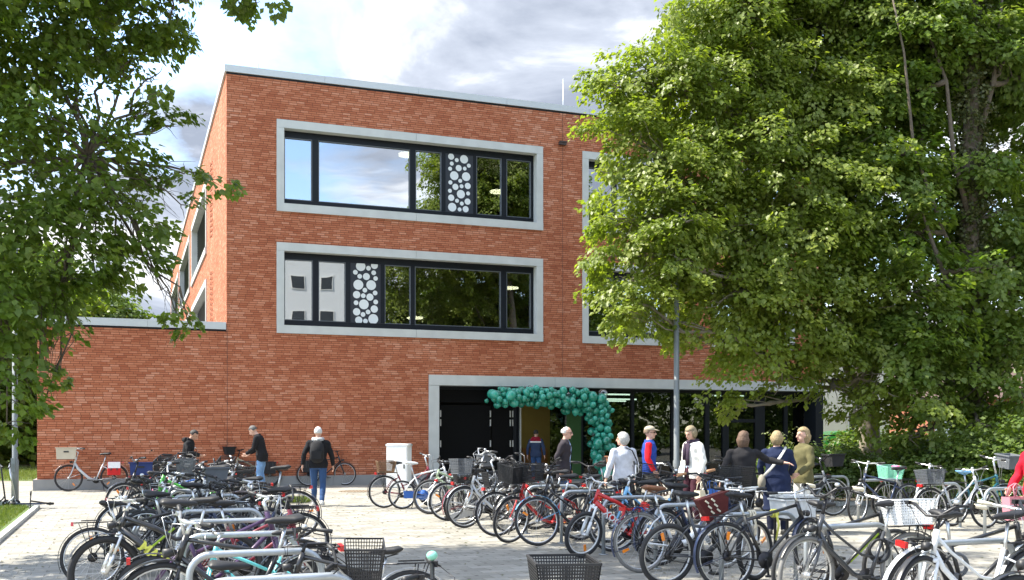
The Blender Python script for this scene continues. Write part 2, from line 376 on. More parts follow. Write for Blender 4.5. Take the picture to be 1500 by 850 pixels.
# ---------------------------------------------------------------- materials of the place
BRICK = course_mat('red_brick', .235, .0645, .012,
    [(.06, (.34, .098, .046)), (.32, (.43, .142, .070)), (.58, (.49, .180, .096)), (.92, (.63, .32, .21))], (.115, .042, .022), vj=.010, bump=.7)
PAVER = course_mat('concrete_pavers', .30, .20, .007,
    [(.1, (.215, .205, .178)), (.4, (.27, .258, .226)), (.75, (.325, .31, .275))], (.13, .118, .098), coord='Object', rot=-UA, bump=.35, rough=.8, jitter=False, dots=True, stain=.6)
CONC = mat('pale_concrete', (.50, .51, .485), .8, var=.20, scale=2.2, bump=.08)
CONC2 = mat('plinth_concrete', (.25, .25, .245), .85, var=.18, scale=3, bump=.1)
COPING = mat('coping_metal', (.50, .52, .52), .45, .2, var=.06, scale=1.)
DARK = mat('anthracite_frame', (.009, .011, .015), .45, var=.1, spec=.2)
BLACK = mat('black_panel', (.004, .004, .0045), .6, var=.1, spec=.1)
GLASS = glass('window_glass', refl=.37, trans=.34)
GLASS2 = glass('entrance_glass', (.5, .6, .55), refl=.03, trans=.4)
GALV = mat('galvanised_steel', (.40, .43, .45), .42, .7, var=.16, scale=14)
POST = mat('grey_post_paint', (.20, .215, .22), .5, .3, var=.1, scale=5)
BARK = mat('bark', (.12, .095, .07), .95, var=.5, scale=9, bump=.8)
BARK2 = mat('pale_bark', (.22, .19, .14), .95, var=.5, scale=7, bump=.8)
TWIG = mat('twig_bark', (.07, .055, .04), .9, var=.4, scale=12)
GRASS = mat('lawn_soil', (.085, .13, .028), .95, var=.45, scale=6, bump=.6)
MULCH = mat('bed_soil', (.06, .048, .032), .95, var=.5, scale=8, bump=.8)

# ---------------------------------------------------------------- ground
def uvp(s, d): return C0+U*s+V*d
g = MB(); g.add([(-900, -900, -.012), (900, -900, -.012), (900, 900, -.012), (-900, 900, -.012)], [(0, 1, 2, 3)]); struct(obj('ground', g, GRASS))
g = MB(); g.add([(-70, -45, 0), (70, -45, 0), (70, 34.5, 0), (-70, 34.5, 0)], [(0, 1, 2, 3)]); struct(obj('pavement', g, PAVER))
def sheet(name, pts, z, m):
    b = MB(); b.add([(p[0], p[1], z) for p in pts], [tuple(range(len(pts)))]); return struct(obj(name, b, m))
k0 = Vector((-9.95, 21.6, 0)); kd = Vector((.352, -.936, 0))
kl = [k0+kd*t for t in (0, 20)]
sheet('lawn', [k0+Vector((-.11, -.05, 0)), k0+Vector((-60, -.05, 0)), k0+Vector((-60, -19, 0)), kl[1]+Vector((-.11, 0, 0))][::-1], .03, GRASS)
b = MB(); b.bar(kl[0]+Vector((-.06, 0, .02)), kl[1]+Vector((-.06, 0, .02)), .10, .09, up=(0, 0, 1)); b.bar(k0+Vector((-.14, -.02, .02)), k0+Vector((-60, -.02, .02)), .10, .085, up=(0, 0, 1))
struct(obj('kerb', b, CONC))
wl = uvp(-5, 4)
sheet('far_lawn', [(-70, 33.4), (wl.x-.6, 33.4), (wl.x-5.4, 46), (-70, 46)], .008, GRASS)
sheet('path', [(-70, 46), (wl.x-5.4, 46), (wl.x-6.6, 50), (-70, 50)], .012, mat('path_gravel', (.33, .30, .26), .9, var=.2, scale=10))
bedp = [uvp(11.8, -12.4), uvp(45, -12.4), uvp(45, -2.6), uvp(11.8, -2.6)]
sheet('planting_bed', bedp, .03, MULCH)
b = MB()
for i in range(4): b.bar(bedp[i]+Vector((0, 0, .03)), bedp[(i+1) % 4]+Vector((0, 0, .03)), .1, .12, up=(0, 0, 1))
struct(obj('bed_edging', b, CONC))
# round covers set in the paving
for i, (px, py, lab) in enumerate(((521, 720, 'round cast cover in the paving right of the walking man with the backpack'), (408, 723.5, 'round cast cover in the paving left of the walking man, before the brick wall'))):
    Y = CH*F/(py-HY); p = at(px, py, Y); b = MB(); b.disc((0, 0, .005), (0, 0, 1), .47, 32, 0); b.torus((0, 0, .006), (0, 0, 1), .44, .02, 32, 4, 1, ry=.004)
    for j in range(-4, 5): b.box((j*.09, 0, .008), (.02, 2*math.sqrt(max(.02, .15-(j*.09)**2)), .006), 1)
    tag(obj('manhole_cover', b, [mat('cover_iron', (.27, .21, .15), .8, .2, var=.3), mat('cover_rib', (.2, .15, .1), .8, .2)], loc=(p.x, p.y, 0)), lab, 'manhole cover', 'round covers in the paving')

# ---------------------------------------------------------------- grass blades (nobody could count them)
def grass(name, poly, n, hgt, seed, m, lab):
    rg = np.random.default_rng(seed); P = [Vector((p[0], p[1], 0)) for p in poly]
    a, bb, c, d = P; t = rg.random((n, 2)); pts = []
    base = (np.outer((1-t[:, 0])*(1-t[:, 1]), a)+np.outer(t[:, 0]*(1-t[:, 1]), bb)+np.outer(t[:, 0]*t[:, 1], c)+np.outer((1-t[:, 0])*t[:, 1], d))
    base[:, 2] = .02
    an = rg.random(n)*2*PI; wd = np.stack([np.cos(an), np.sin(an), 0*an], 1)*.006*(1+rg.random(n))[:, None]
    tip = base+np.stack([rg.normal(size=n)*.03, rg.normal(size=n)*.03, hgt*(.4+.8*rg.random(n))], 1)
    vv = np.stack([base-wd, base+wd, tip], 1).reshape(-1, 3).astype(np.float32)
    me = bpy.data.meshes.new(name); me.vertices.add(3*n); me.vertices.foreach_set('co', vv.ravel()); me.loops.add(3*n)
    me.loops.foreach_set('vertex_index', np.arange(3*n, dtype=np.int32)); me.polygons.add(n); me.polygons.foreach_set('loop_start', np.arange(n, dtype=np.int32)*3)
    me.update(calc_edges=True); at_ = me.attributes.new('rnd', 'FLOAT', 'POINT'); at_.data.foreach_set('value', np.repeat(rg.random(n), 3).astype(np.float32))
    me.materials.append(m); tag(link(name, me), lab, 'grass', None, 'stuff')
GL = leaf_mat('grass_blade', (.07, .11, .02), (.12, .17, .03), (.19, .21, .06), .3)
grass('lawn_grass', [k0+Vector((-.2, -.1, 0)), k0+Vector((-5, -.1, 0)), k0+Vector((-5, -9, 0)), k0+kd*9.5+Vector((-.2, 0, 0))], 60000, .09, 3, GL, 'short sunlit grass inside the kerb by the left lamp post')
grass('far_lawn_grass', [(-13.6, 33.5), (-30, 33.5), (-36, 46), (-18.5, 46)], 40000, .12, 4, GL, 'bright lawn behind the left end of the brick wall')
tp = at(395, 736, 23.2); grass('weed_tuft', [(tp.x-.9, 22.9), (tp.x+.9, 22.9), (tp.x+.9, 23.6), (tp.x-.9, 23.6)], 5000, .13, 5, GL, 'small green tuft of weeds growing between the pavers beside the bike row')

# ---------------------------------------------------------------- the school
school = thing('school_building', 'red brick three-storey school with concrete framed windows and a dark glazed entrance', 'building', C0, UA)
INV = Matrix.Rotation(-UA, 4, 'Z') @ Matrix.Translation(-C0)
def s_of(px, d=0.):          # where along the front (set back by d) a line of sight lands
    a = (px-CX)/F; o = C0+V*d
    return (a*o.y-o.x)/(U.x-a*U.y)
def z_of(px, py, d=0.):
    s = s_of(px, d); return CH+(HY-py)/F*(C0.y+U.y*s+V.y*d)
ROOF, WING, PL = 12.05, 4.57, .30
S1 = 20.8; D1 = 43.5
WIN = [(1.425, 9.90, 8.12, 10.83), (1.425, 9.90, 4.52, 7.20), (11.3, 14.72, 8.12, 10.83), (11.3, 14.72, 4.52, 7.20), (16.2, 19.6, 8.12, 10.83), (16.2, 19.6, 4.52, 7.20)]
SIDE = [(a, b2, z0, z1) for z0, z1 in ((8.12, 10.83), (4.9, 7.20)) for a, b2 in ((8.2, 17.6), (19.4, 29.4), (31.2, 41.8))]
ENT = (6.07, S1-.0, 0, 3.38)
wall = MB(); wall.uv = []
def wgrid(fn, a0, a1, z0, z1, holes, flip=False, uo=0.):
    ca = sorted({a0, a1, *[x for h in holes for x in h[:2] if a0 < x < a1]}); cz = sorted({z0, z1, *[x for h in holes for x in h[2:] if z0 < x < z1]})
    for i in range(len(ca)-1):
        for j in range(len(cz)-1):
            am, zm = (ca[i]+ca[i+1])/2, (cz[j]+cz[j+1])/2
            if any(h[0] < am < h[1] and h[2] < zm < h[3] for h in holes): continue
            q = [(ca[i], cz[j]), (ca[i+1], cz[j]), (ca[i+1], cz[j+1]), (ca[i], cz[j+1])]
            if flip: q = q[::-1]
            wall.add([fn(*p) for p in q], [(0, 1, 2, 3)]); wall.uv += [(p[0]+uo, p[1]) for p in q]
wgrid(lambda a, z: (a, 0, z), 0, S1, PL, ROOF, WIN+[ENT])
wgrid(lambda a, z: (a, 0, z), -5, 0, PL, WING, [])
wgrid(lambda a, z: (0, a, z), 0, D1, WING, ROOF, SIDE, True, 7.3)
wgrid(lambda a, z: (-5, a, z), 0, 24, 0, WING, [], True, 3.1)
wgrid(lambda a, z: (S1, a, z), 0, D1, 0, ROOF, [], False, 1.7)
wgrid(lambda a, z: (a, D1, z), 0, S1, 0, ROOF, [], True)
wgrid(lambda a, z: (a, 24, z), -5, 0, 0, WING, [], True)
obj('brick_wall', wall, BRICK, school)
b = MB(); b.prism([(.01, .01), (S1-.01, .01), (S1-.01, D1-.01), (.01, D1-.01)], ROOF-.4, ROOF-.02); b.prism([(-4.99, .01), (-.005, .01), (-.005, 23.99), (-4.99, 23.99)], WING-.4, WING-.03)
obj('roof', b, mat('roof_felt', (.12, .12, .12), .9), school)
def coping(s0, s1, d1, z, h, ends):
    b = MB(); joints = []
    x = s0-.06
    while x < s1+.05:
        x2 = min(x+2.9, s1+.06)
        b.box(((x+x2)/2, .12, z+h/2), (x2-x-.006, .36, h)); x = x2
    b.box((s0+.12, d1/2+.15, z+h/2-.002), (.36, d1-.3, h-.004))
    return b
obj('coping', coping(0, S1, D1, ROOF, .20, 0), COPING, school)
obj('coping', coping(-5, -.075, 24, WING, .21, 0), COPING, school)
b = MB(); b.box((S1/2, .05, ROOF-.03), (S1, .12, .05)); b.box((-2.5, .04, WING-.03), (4.98, .12, .05)); obj('drip_edge', b, DARK, school)
b = MB()
for x0, x1 in ((-5.10, -2.5), (-2.494, .3), (.306, 3.1), (3.106, 6.05)): b.box(((x0+x1)/2, .05, PL/2), (x1-x0, .26, PL))
b.box((-5.02, 12, PL/2-.003), (.16, 24, PL-.006)); obj('plinth', b, CONC2, school)
b = MB(); b.box((.02, -.0015, (PL+WING)/2), (.014, .006, WING-PL)); b.box((10.6, -.0015, (3.4+ROOF)/2), (.012, .006, ROOF-3.42)); obj('movement_joint', b, mat('joint_seal', (.09, .05, .04), .9), school)
# brick relief on the sunny side: slanting rows of bricks standing proud
b = MB()
for z0, z1 in ((4.9, 7.1), (8.3, 10.9)):
    z = z0; i = 0
    while z < z1:
        b.box((-.005, 5.55, z), (.03, .28, .07)); b.box((-.005, 6.15, z+.088), (.03, .28, .07)); z += .176
obj('relief_brick_band', b, mat('relief_brick', (.34, .12, .06), .9, var=.3), school)

def surround(parent, a0, a1, z0, z1, w=.22, ht=.24, hb=.24, plane='f', depth=.42, mid=True):
    b = MB(); am = (a0+a1)/2
    f = (lambda c, d_: b.box(c, d_)) if plane == 'f' else (lambda c, d_: b.box((c[1], c[0], c[2]), (d_[1], d_[0], d_[2])))
    dm, dd = depth/2-.04, depth
    cuts = [a0, am, a1] if mid else [a0, a1]
    for i in range(len(cuts)-1):
        xa, xb = cuts[i]+.004, cuts[i+1]-.004
        f(((xa+xb)/2, dm, z1-ht/2), (xb-xa, dd, ht)); f(((xa+xb)/2, dm-.01, z0+hb/2), (xb-xa, dd+.02, hb))
    for xa in (a0, a1-w): f((xa+w/2, dm+.004, (z0+hb+z1-ht)/2), (w, dd, z1-ht-z0-hb-.008))
    return obj('surround', b, CONC, parent)
DOTS_A = [(138,126,34),(280,155,46),(200,163,22),(145,199,22),(333,223,22),(127,252,22),(221,247,34),(288,253,21),(172,326,48),(303,338,48),(130,396,23),(238,381,22),(185,443,34),(253,438,22),(321,436,34),(125,483,22),(245,521,46),(325,515,22),(139,556,35),(203,589,22),(319,601,34),(255,620,22),(150,655,47),(231,681,22),(298,680,34)]
DOTS_B = [(213,148,55),(305,171,27),(376,142,40),(150,213,27),(367,222,27),(201,258,27),(280,262,40),(390,285,26),(185,350,57),(337,357,56),(262,411,27),(165,458,42),(243,471,27),(384,444,27),(322,488,41),(158,546,27),(250,566,56),(391,543,27),(165,645,42),(300,650,27),(374,620,42),(240,676,27),(190,737,42),(269,749,27),(362,730,57)]
WHITE = mat('white_dots', (.70, .72, .71), .7, var=0, spec=.2)
def window(w_, panes, panel=None, lab=None, dots=None):
    a0, a1, z0, z1 = w_; i0, i1, j0, j1 = a0+.22, a1-.22, z0+.24, z1-.24
    win = MB(); D = .30
    edges = sorted([x for p in panes for x in p]+(list(panel) if panel else []))
    win.box(((i0+i1)/2, D, j0+.09), (i1-i0, .10, .18)); win.box(((i0+i1)/2, D, j1-.10), (i1-i0, .10, .20))
    solid = []; cur = i0; spans = sorted(list(panes)+([panel] if panel else []))
    for p0, p1 in spans:
        if p0 > cur: win.box(((cur+p0)/2, D, (j0+j1)/2), (p0-cur, .096, j1-j0-.37))
        cur = p1
    if cur < i1: win.box(((cur+i1)/2, D, (j0+j1)/2), (i1-cur, .096, j1-j0-.37))
    o = obj('window', win, DARK, school)
    if lab: o['label'] = lab
    surround(o, a0, a1, z0, z1)
    for p0, p1 in panes:
        b = MB(); b.box(((p0+p1)/2, D+.005, (j0+j1)/2), (p1-p0+.01, .012, j1-j0-.36)); obj('pane', b, GLASS, o)
        b = MB(); q = .022
        for zz_ in (j0+.18+q/2, j1-.20-q/2): b.box(((p0+p1)/2, D-.03, zz_), (p1-p0-.004, .05, q))
        for aa in (p0+q/2+.002, p1-q/2-.002): b.box((aa, D-.032, (j0+j1)/2), (q, .05, j1-j0-.43))
        obj('glazing_bead', b, mat('bead', (.10, .11, .12), .5, .2), o)
    if panel:
        p0, p1 = panel; b = MB(); b.box(((p0+p1)/2, D-.01, (j0+j1)/2), (p1-p0, .06, j1-j0-.364), 0)
        dl, sc, slope = dots
        cx_ = sum(d[0] for d in dl)/len(dl); ys = [d[1]-slope*d[0] for d in dl]; cy_ = (max(ys)+min(ys))/2
        wd = (p1-p0-.16)/(max(d[0]+d[2] for d in dl)-min(d[0]-d[2] for d in dl)); cx_ = (max(d[0]+d[2] for d in dl)+min(d[0]-d[2] for d in dl))/2
        for (x, y, r), yy in zip(dl, ys):
            b.disc(((p0+p1)/2+(x-cx_)*wd, D-.044, (j0+j1)/2-(yy-cy_)*sc), (0, -1, 0), r*sc*.96, 26, 1)
        o2 = obj('dotted_panel', b, [mat('panel_blue_black', (.016, .019, .027), .5), WHITE], o); o2['label'] = 'dark panel with scattered white dots'
def sp_(*px): return [(s_of(a, .3), s_of(c, .3)) for a, c in px]
window(WIN[0], sp_((416, 457), (466, 600), (608, 646), (697, 734), (741, 777)), (s_of(652, .3), s_of(692.5, .3)), 'top floor wide window with dotted panel', (DOTS_A, .00302, .10))
window(WIN[1], sp_((416, 458), (466, 506), (563, 601), (607, 733), (741, 777)), (s_of(513, .3), s_of(557, .3)), 'middle floor wide window with dotted panel', (DOTS_B, .00280, .064))
for wv in WIN[2:]:
    a0, a1 = wv[0], wv[1]; window(wv, [(a0+.30, a0+1.25), (a0+1.37, a1-.30)])
for a0, a1, z0, z1 in SIDE:
    b = MB(); b.box((.30, (a0+a1)/2, z0+.33), (.08, a1-a0-.44, .18)); b.box((.30, (a0+a1)/2, z1-.33), (.08, a1-a0-.44, .18))
    for t in (0, .33, .66, 1): b.box((.302, a0+.27+(a1-a0-.54)*t, (z0+z1)/2), (.076, .09, z1-z0-.84))
    o = obj('window', b, DARK, school); surround(o, a0, a1, z0, z1, plane='s')
    b = MB(); b.box((.31, (a0+a1)/2, (z0+z1)/2), (.012, a1-a0-.46, z1-z0-.5)); obj('pane', b, GLASS, o)
    b = MB(); z = z0+.3
    while z < z1-.3: b.box((.24, (a0+a1)/2, z), (.06, a1-a0-.5, .03), 0, Matrix.Rotation(R(30), 3, 'Y')); z += .075
    obj('blind', b, mat('dark_blind', (.02, .021, .023), .5, .2), o)
# rooms behind the glass
ROOM = mat('room_wall', (.20, .20, .17), .9, var=.1, scale=1); CEIL = mat('room_ceiling', (.30, .30, .28), .9); ROOMF = mat('room_floor', (.09, .085, .07), .6)
def room(a0, a1, d0, d1, z0, z1, wm, extra=None):
    b = MB(); P = lambda a, d, z: (a, d, z)
    b.add([P(a0, d0, z0), P(a1, d0, z0), P(a1, d1, z0), P(a0, d1, z0)], [(0, 1, 2, 3)], 2); b.add([P(a0, d0, z1), P(a1, d0, z1), P(a1, d1, z1), P(a0, d1, z1)], [(3, 2, 1, 0)], 1)
    b.add([P(a0, d1, z0), P(a1, d1, z0), P(a1, d1, z1), P(a0, d1, z1)], [(3, 2, 1, 0)], 0)
    for a in (a0, a1): b.add([P(a, d0, z0), P(a, d1, z0), P(a, d1, z1), P(a, d0, z1)], [(0, 1, 2, 3)], 0)
    return obj('interior', b, [wm, CEIL, ROOMF], school)
room(.42, S1-.4, .45, 8, 7.75, 11.3, ROOM); room(.42, S1-.4, .45, 8, 4.15, 7.68, ROOM)
LAMP = emit('lamp_glow', (1, .86, .55), 5.5)
for px, py, dd, lab in ((597, 228, 3., 'round glowing ceiling lamp seen behind the large top floor pane'), (730, 282, 4.5, 'round glowing ceiling lamp at the right of the top floor window'),
                    (590, 381, 2.5, 'round glowing ceiling lamp high behind the middle floor glass'), (608, 467, 6.8, 'low small round lamp behind the middle floor mullion'), (748, 423, 5.5, 'round lamp at the right of the middle floor window')):
    s = s_of(px, dd); z = z_of(px, py, dd); b = MB(); b.tube([(0, 0, 0), (0, 0, .05)], .30, 24, 0); b.tube([(0, 0, .05), (0, 0, 1.1)], .01, 5, 1)
    p = school.matrix_basis @ Vector((0, 0, 0)); q = C0+U*s+V*dd
    tag(obj('ceiling_lamp', b, [LAMP, DARK], loc=(q.x, q.y, z)), lab, 'lamp', 'ceiling lamps in the classrooms')
q = C0+U*s_of(757, 7.9)+V*7.9; b = MB(); b.box((0, 0, 0), (2.1, .05, 1.05), 0); b.box((0, -.02, -.54), (2.14, .08, .03), 1)
o = obj('pinboard', b, [mat('pinboard_green', (.42, .52, .30), .8), DARK], loc=(q.x, q.y, z_of(757, 262, 7.9)), rz=UA); tag(o, 'pale green board on the back wall seen through the right top floor pane', 'board')
# vent, rods
b = MB(); s = s_of(823); z = z_of(823, 211); b.box((s, -.05, z), (.24, .14, .10)); b.box((s, -.13, z+.04), (.28, .04, .03)); obj('wall_vent', b, mat('vent_brown', (.06, .04, .035), .6), school)
for px, top, lab in ((378, 60, 'thin lightning rod standing on the left end of the flat roof'), (825, 122, 'thin lightning rod on the flat roof near the right tree')):
    s = s_of(px, 4); q = C0+U*s+V*4; b = MB(); b.tube([(0, 0, 0), (0, 0, 2.6)], .016, 5); b.tube([(0, 0, 0), (0, 0, .12)], .15, 10)
    tag(obj('lightning_rod', b, GALV, loc=(q.x, q.y, ROOF-.02)), lab, 'lightning rod', 'lightning rods on the roof')

# entrance
SD = .62
ent = MB(); e0 = ENT[0]; zt = 3.38
o = None
b = MB(); jx = s_of(812)
b.box(((e0+jx)/2, .28, zt-.16), (jx-e0-.008, .68, .32)); b.box(((jx+S1)/2, .28, zt-.16), (S1-jx-.008, .68, .32)); b.box((e0+.165, .284, (zt-.33)/2), (.33, .68, zt-.33))
zi = zt-.32; ei = e0+.33
en = MB(); en.box((S1-.17, .284, (zt-.33)/2), (.33, .68, zt-.33))
def px2(a): return s_of(a, SD)
bars = [(753, 763, DARK), (830.5, 834, DARK)]
mull = [(851, 4), (926, 4), (985, 5), (1035, 6), (1062, 9), (1112, 14), (1150, 5)]
for pxm, wp in mull:
    a = px2(pxm-wp/2); c = px2(pxm+wp/2)
    en.box(((a+c)/2, SD, zi/2), (c-a, .12, zi-.004))
en.box(((ei+S1-.33)/2, SD-.002, zi-.05), (S1-.33-ei, .13, .10)); en.box(((px2(851)+S1-.33)/2, SD-.001, .06), (S1-.33-px2(851), .13, .12))
en.box(((px2(763)+px2(851))/2, SD-.001, 2.52), (px2(851)-px2(763), .12, .10))
en.box(((px2(1062)+px2(1112))/2, SD-.003, 2.0), (px2(1112)-px2(1062), .10, .12))
for a, c in ((751, 756), (757.5, 762.5)): en.box(((px2(a)+px2(c))/2, SD, zi/2), (px2(c)-px2(a), .11, zi-.01))
ento = obj('entrance', en, DARK, school); ento['label'] = 'dark glazed entrance in a concrete frame'
obj('surround', b, CONC, ento)
b = MB(); b.box(((px2(760)+px2(762))/2, SD-.075, 1.25), (.05, .03, 2.45)); obj('closing_edge', b, mat('edge_strip', (.45, .45, .43), .5, .3), ento)
HINGE = mat('hinge_steel', (.6, .6, .6), .35, .5)
for a, c, lab in ((643.5, 719, 'wide black door leaf'), (720.5, 751, 'narrow black door leaf')):
    b = MB(); x0, x1 = px2(a), px2(c); b.box(((x0+x1)/2, SD+.005, 1.24), (x1-x0-.01, .06, 2.44)); b.box(((x0+x1)/2, SD+.01, 2.77), (x1-x0-.01, .06, zi-2.52-.1))
    d_ = obj('door', b, BLACK, ento); d_['label'] = lab
    for hx in ((x0+.03, x1-.03) if a < 700 else (x1-.10,  x1-.01)):
        for y0, y1 in ((601, 612), (614, 625), (645, 655)):
            zc = (z_of(720, y0, SD)+z_of(720, y1, SD))/2; h = MB(); h.box((hx, SD-.04, zc), (.035, .03, .21)); obj('hinge', h, HINGE, d_)
spans = [(851, 926), (926, 985), (985, 1035), (1035, 1062), (1062, 1112), (1112, 1150), (1150, 1212)]
for a, c in spans:
    x0, x1 = px2(a), min(px2(c), S1-.33); b = MB(); b.box(((x0+x1)/2, SD+.01, zi/2), (x1-x0-.02, .012, zi-.16)); obj('glass_panel', b, GLASS2, ento)
b = MB(); x0, x1 = px2(763), px2(851); b.box(((x0+x1)/2, SD+.01, 2.78), (x1-x0, .012, .40)); obj('fanlight', b, GLASS2, ento)
b = MB(); x0, x1 = px2(806), px2(829); b.box(((x0+x1)/2, SD+.02, 1.24), (x1-x0, .012, 2.44)); obj('glass_door', b, GLASS2, ento)
b = MB(); x0, x1 = px2(829), px2(850); b.box(((x0+x1)/2, SD-.02, 1.25), (x1-x0, .10, 2.48)); go = obj('green_door', b, mat('deep_green_door', (.045, .10, .035), .25, coat=.4), ento); go['label'] = 'deep green standing door panel'
b = MB(); b.box(((ei+S1-.33)/2, .3, .012), (S1-.33-ei, .7, .02)); obj('threshold', b, CONC2, ento)
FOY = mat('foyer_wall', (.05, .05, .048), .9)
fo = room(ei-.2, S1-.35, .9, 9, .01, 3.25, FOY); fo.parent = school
b = MB(); q = (s_of(770, 5.), s_of(808, 5.)); b.box(((q[0]+q[1])/2, 5.0, 1.35), (q[1]-q[0]+.5, .1, 2.6)); b.box(((q[0]+q[1])/2-.2, 4.9, .5), (1.0, .08, 1.0), 1)
obj('foyer_partition', b, [mat('mustard_wall', (.40, .30, .07), .8, var=.15, scale=2), mat('ochre_panel', (.45, .20, .05), .7)], school)
STRIP = emit('strip_light', (1, .97, .9), 3.0)
for px, py, dd in ((905, 578, 4.2), (910, 585, 5.6), (895, 587.5, 6.4), (1068, 580, 4.5), (757, 592, 3.), (795, 593, 3.)):
    s = s_of(px, dd); q = C0+U*s+V*dd; b = MB(); b.box((0, 0, 0), (1.3 if px > 850 else .5, .10, .05), 0); b.box((0, 0, .035), (1.34 if px > 850 else .54, .13, .02), 1)
    for k_ in (-.2, .2): b.tube([(k_, 0, .04), (k_, 0, .3)], .008, 5, 1)
    tag(obj('strip_light', b, [STRIP, DARK], loc=(q.x, q.y, z_of(px, py, dd)), rz=UA), 'white strip light hanging in the dark foyer behind the entrance glass', 'light', 'strip lights in the foyer')

# balloon garland
bal = thing('balloon_garland', 'green balloon garland running over the entrance and down its right side', 'balloon garland', C0+U*s_of(722, -.35)+V*-.35)
base_inv = Matrix.Translation(-bal.location)
GREEN = [mat('balloon_green', (.022, .27, .185), .12, coat=.6, var=0), mat('balloon_teal', (.035, .34, .245), .12, coat=.6, var=0), mat('balloon_deep', (.014, .20, .13), .12, coat=.6, var=0)]
m, nt2, out = nodes_of('clear_balloon'); a_ = N(nt2, 'ShaderNodeBsdfTransparent'); a_.inputs[0].default_value = (.82, .9, .9, 1); c_ = N(nt2, 'ShaderNodeBsdfGlossy'); c_.inputs['Roughness'].default_value = .05
lw = N(nt2, 'ShaderNodeLayerWeight'); lw.inputs[0].default_value = .45; mxs = N(nt2, 'ShaderNodeMixShader'); nt2.links.new(lw.outputs['Facing'], mxs.inputs[0]); nt2.links.new(a_.outputs[0], mxs.inputs[1]); nt2.links.new(c_.outputs[0], mxs.inputs[2]); nt2.links.new(mxs.outputs[0], out.inputs[0]); CLEAR = m
bmesh_cache = {}
def balloon_mesh(r, mi):
    k_ = (round(r*50), mi)
    if k_ not in bmesh_cache:
        b = MB(); r = k_[0]/50; b.ball((0, 0, 0), (r, r, r*1.1), 18, 12, 0, fn=lambda p: p if p.z > 0 else Vector((p.x*(1+.18*p.z*abs(p.z)), p.y*(1+.18*p.z*abs(p.z)), p.z*1.12)))
        b.tube([(0, 0, -r*1.2), (0, 0, -r*1.32)], [r*.06, r*.13], 8, 0)
        bmesh_cache[k_] = b.mesh('balloon', CLEAR if mi == 3 else GREEN[mi])
    return bmesh_cache[k_]
rb = random.Random(5)
path = [(724, 584), (745, 581), (770, 579), (795, 582), (815, 584), (835, 585), (852, 588), (866, 592), (876, 602), (880, 618), (880, 634), (879, 650), (878, 664)]
def path_at(t):
    n = len(path)-1; i = min(int(t*n), n-1); f = t*n-i
    return path[i][0]*(1-f)+path[i+1][0]*f, path[i][1]*(1-f)+path[i+1][1]*f
spots = []
for j in range(14000):
    t = rb.random() if j % 2 else rb.uniform(.62, 1); px, py = path_at(t); hang = t > .62
    amp = 13 if t < .45 else (16 if t < .70 else 10.5)
    dx, dy, dz = rb.gauss(0, .5)*amp, rb.gauss(0, .5)*amp, rb.gauss(0, .5)*amp*.022
    if abs(dx) > amp or abs(dy) > amp or abs(dz) > .3: continue
    r = rb.choice((.075, .10, .12, .14, .155))
    s = s_of(px+dx, -.35); q = C0+U*s+V*(-.42+dz); q.z = z_of(px+dx, py+dy, -.35)
    if any((q-p).length < (r+r2)*.84 for p, r2 in spots): continue
    spots.append((q, r))
for px, py, r in ((886, 675, .30), (868, 690, .31), (884, 692, .24), (873, 678, .18), (893, 656, .15)):
    q = C0+U*s_of(px, -.35)+V*-.5; q.z = z_of(px, py, -.35); spots = [x for x in spots if (x[0]-q).length > (x[1]+r)*.8]; spots.append((q, r))
spots.sort(key=lambda x: x[0].y-x[1])
clear_at = [(776, 569), (832, 577), (861, 584), (884, 578), (868, 639)]
clear_ids = set()
for cpx, cpy in clear_at:
    qq = C0+U*s_of(cpx, -.35)+V*-.42; qq.z = z_of(cpx, cpy, -.35); clear_ids.add(min(range(len(spots)), key=lambda i: (spots[i][0]-qq).length))
rest = MB()
order = sorted(range(len(spots)), key=lambda i: (i not in clear_ids, (spots[i][0]-C0).dot(V)-spots[i][1]))
for n_, i in enumerate(order):
    q, r = spots[i]; p = q-bal.location; mi = 3 if i in clear_ids else rb.choice((0, 0, 1, 1, 2)); tilt = Matrix.Rotation(rb.uniform(-.9, .9), 4, 'X') @ Matrix.Rotation(rb.uniform(-.9, .9), 4, 'Y')
    if n_ < 99:
        o = link('balloon', balloon_mesh(r, mi), bal, M=Matrix.Translation(p) @ tilt)
        if mi == 3: o['label'] = 'clear balloon'
    else: rest.ball(p, r, 14, 10, rb.choice((0, 1, 2)))
if rest.v:
    o = obj('balloon_cluster', rest, GREEN, bal); o['kind'] = 'stuff'

# posts
def lamp_post(px, pyb, h, r0, r1, lab, arm):
    Y = CH*F/(pyb-HY); p = at(px, pyb, Y); t = thing('lamp_post', lab, 'lamp post', (p.x, p.y, 0), 0, 'lamp posts on the square')
    b = MB(); b.tube([(0, 0, 0), (0, 0, 1.0), (0, 0, 1.04), (0, 0, h)], [r0, r0, r1*1.05, r1], 14); obj('pole', b, POST, t)
    b = MB(); b.tube([(0, 0, 0), (0, 0, .04)], r0*1.7, 14); obj('base_collar', b, POST, t)
    b = MB(); b.box((arm*.3, 0, h+.03), (.7, .22, .07)); b.box((arm*.35, 0, h-.015), (.5, .16, .02), 1); obj('lamp_head', b, [DARK, mat('lamp_lens', (.6, .6, .6), .3)], t)
    if arm > 0 and px < 100: 
        b = MB(); b.box((0, -r0-.01, .9), (.09, .02, .3)); obj('service_hatch', b, POST, t)
    return t
lamp_post(22, 744, 6.2, .075, .055, 'grey lamp post on the lawn edge with scooters leaning on it', 1)
lamp_post(991, 747, 6.0, .072, .055, 'slim grey lamp post between the people, its top in the right tree', 1)
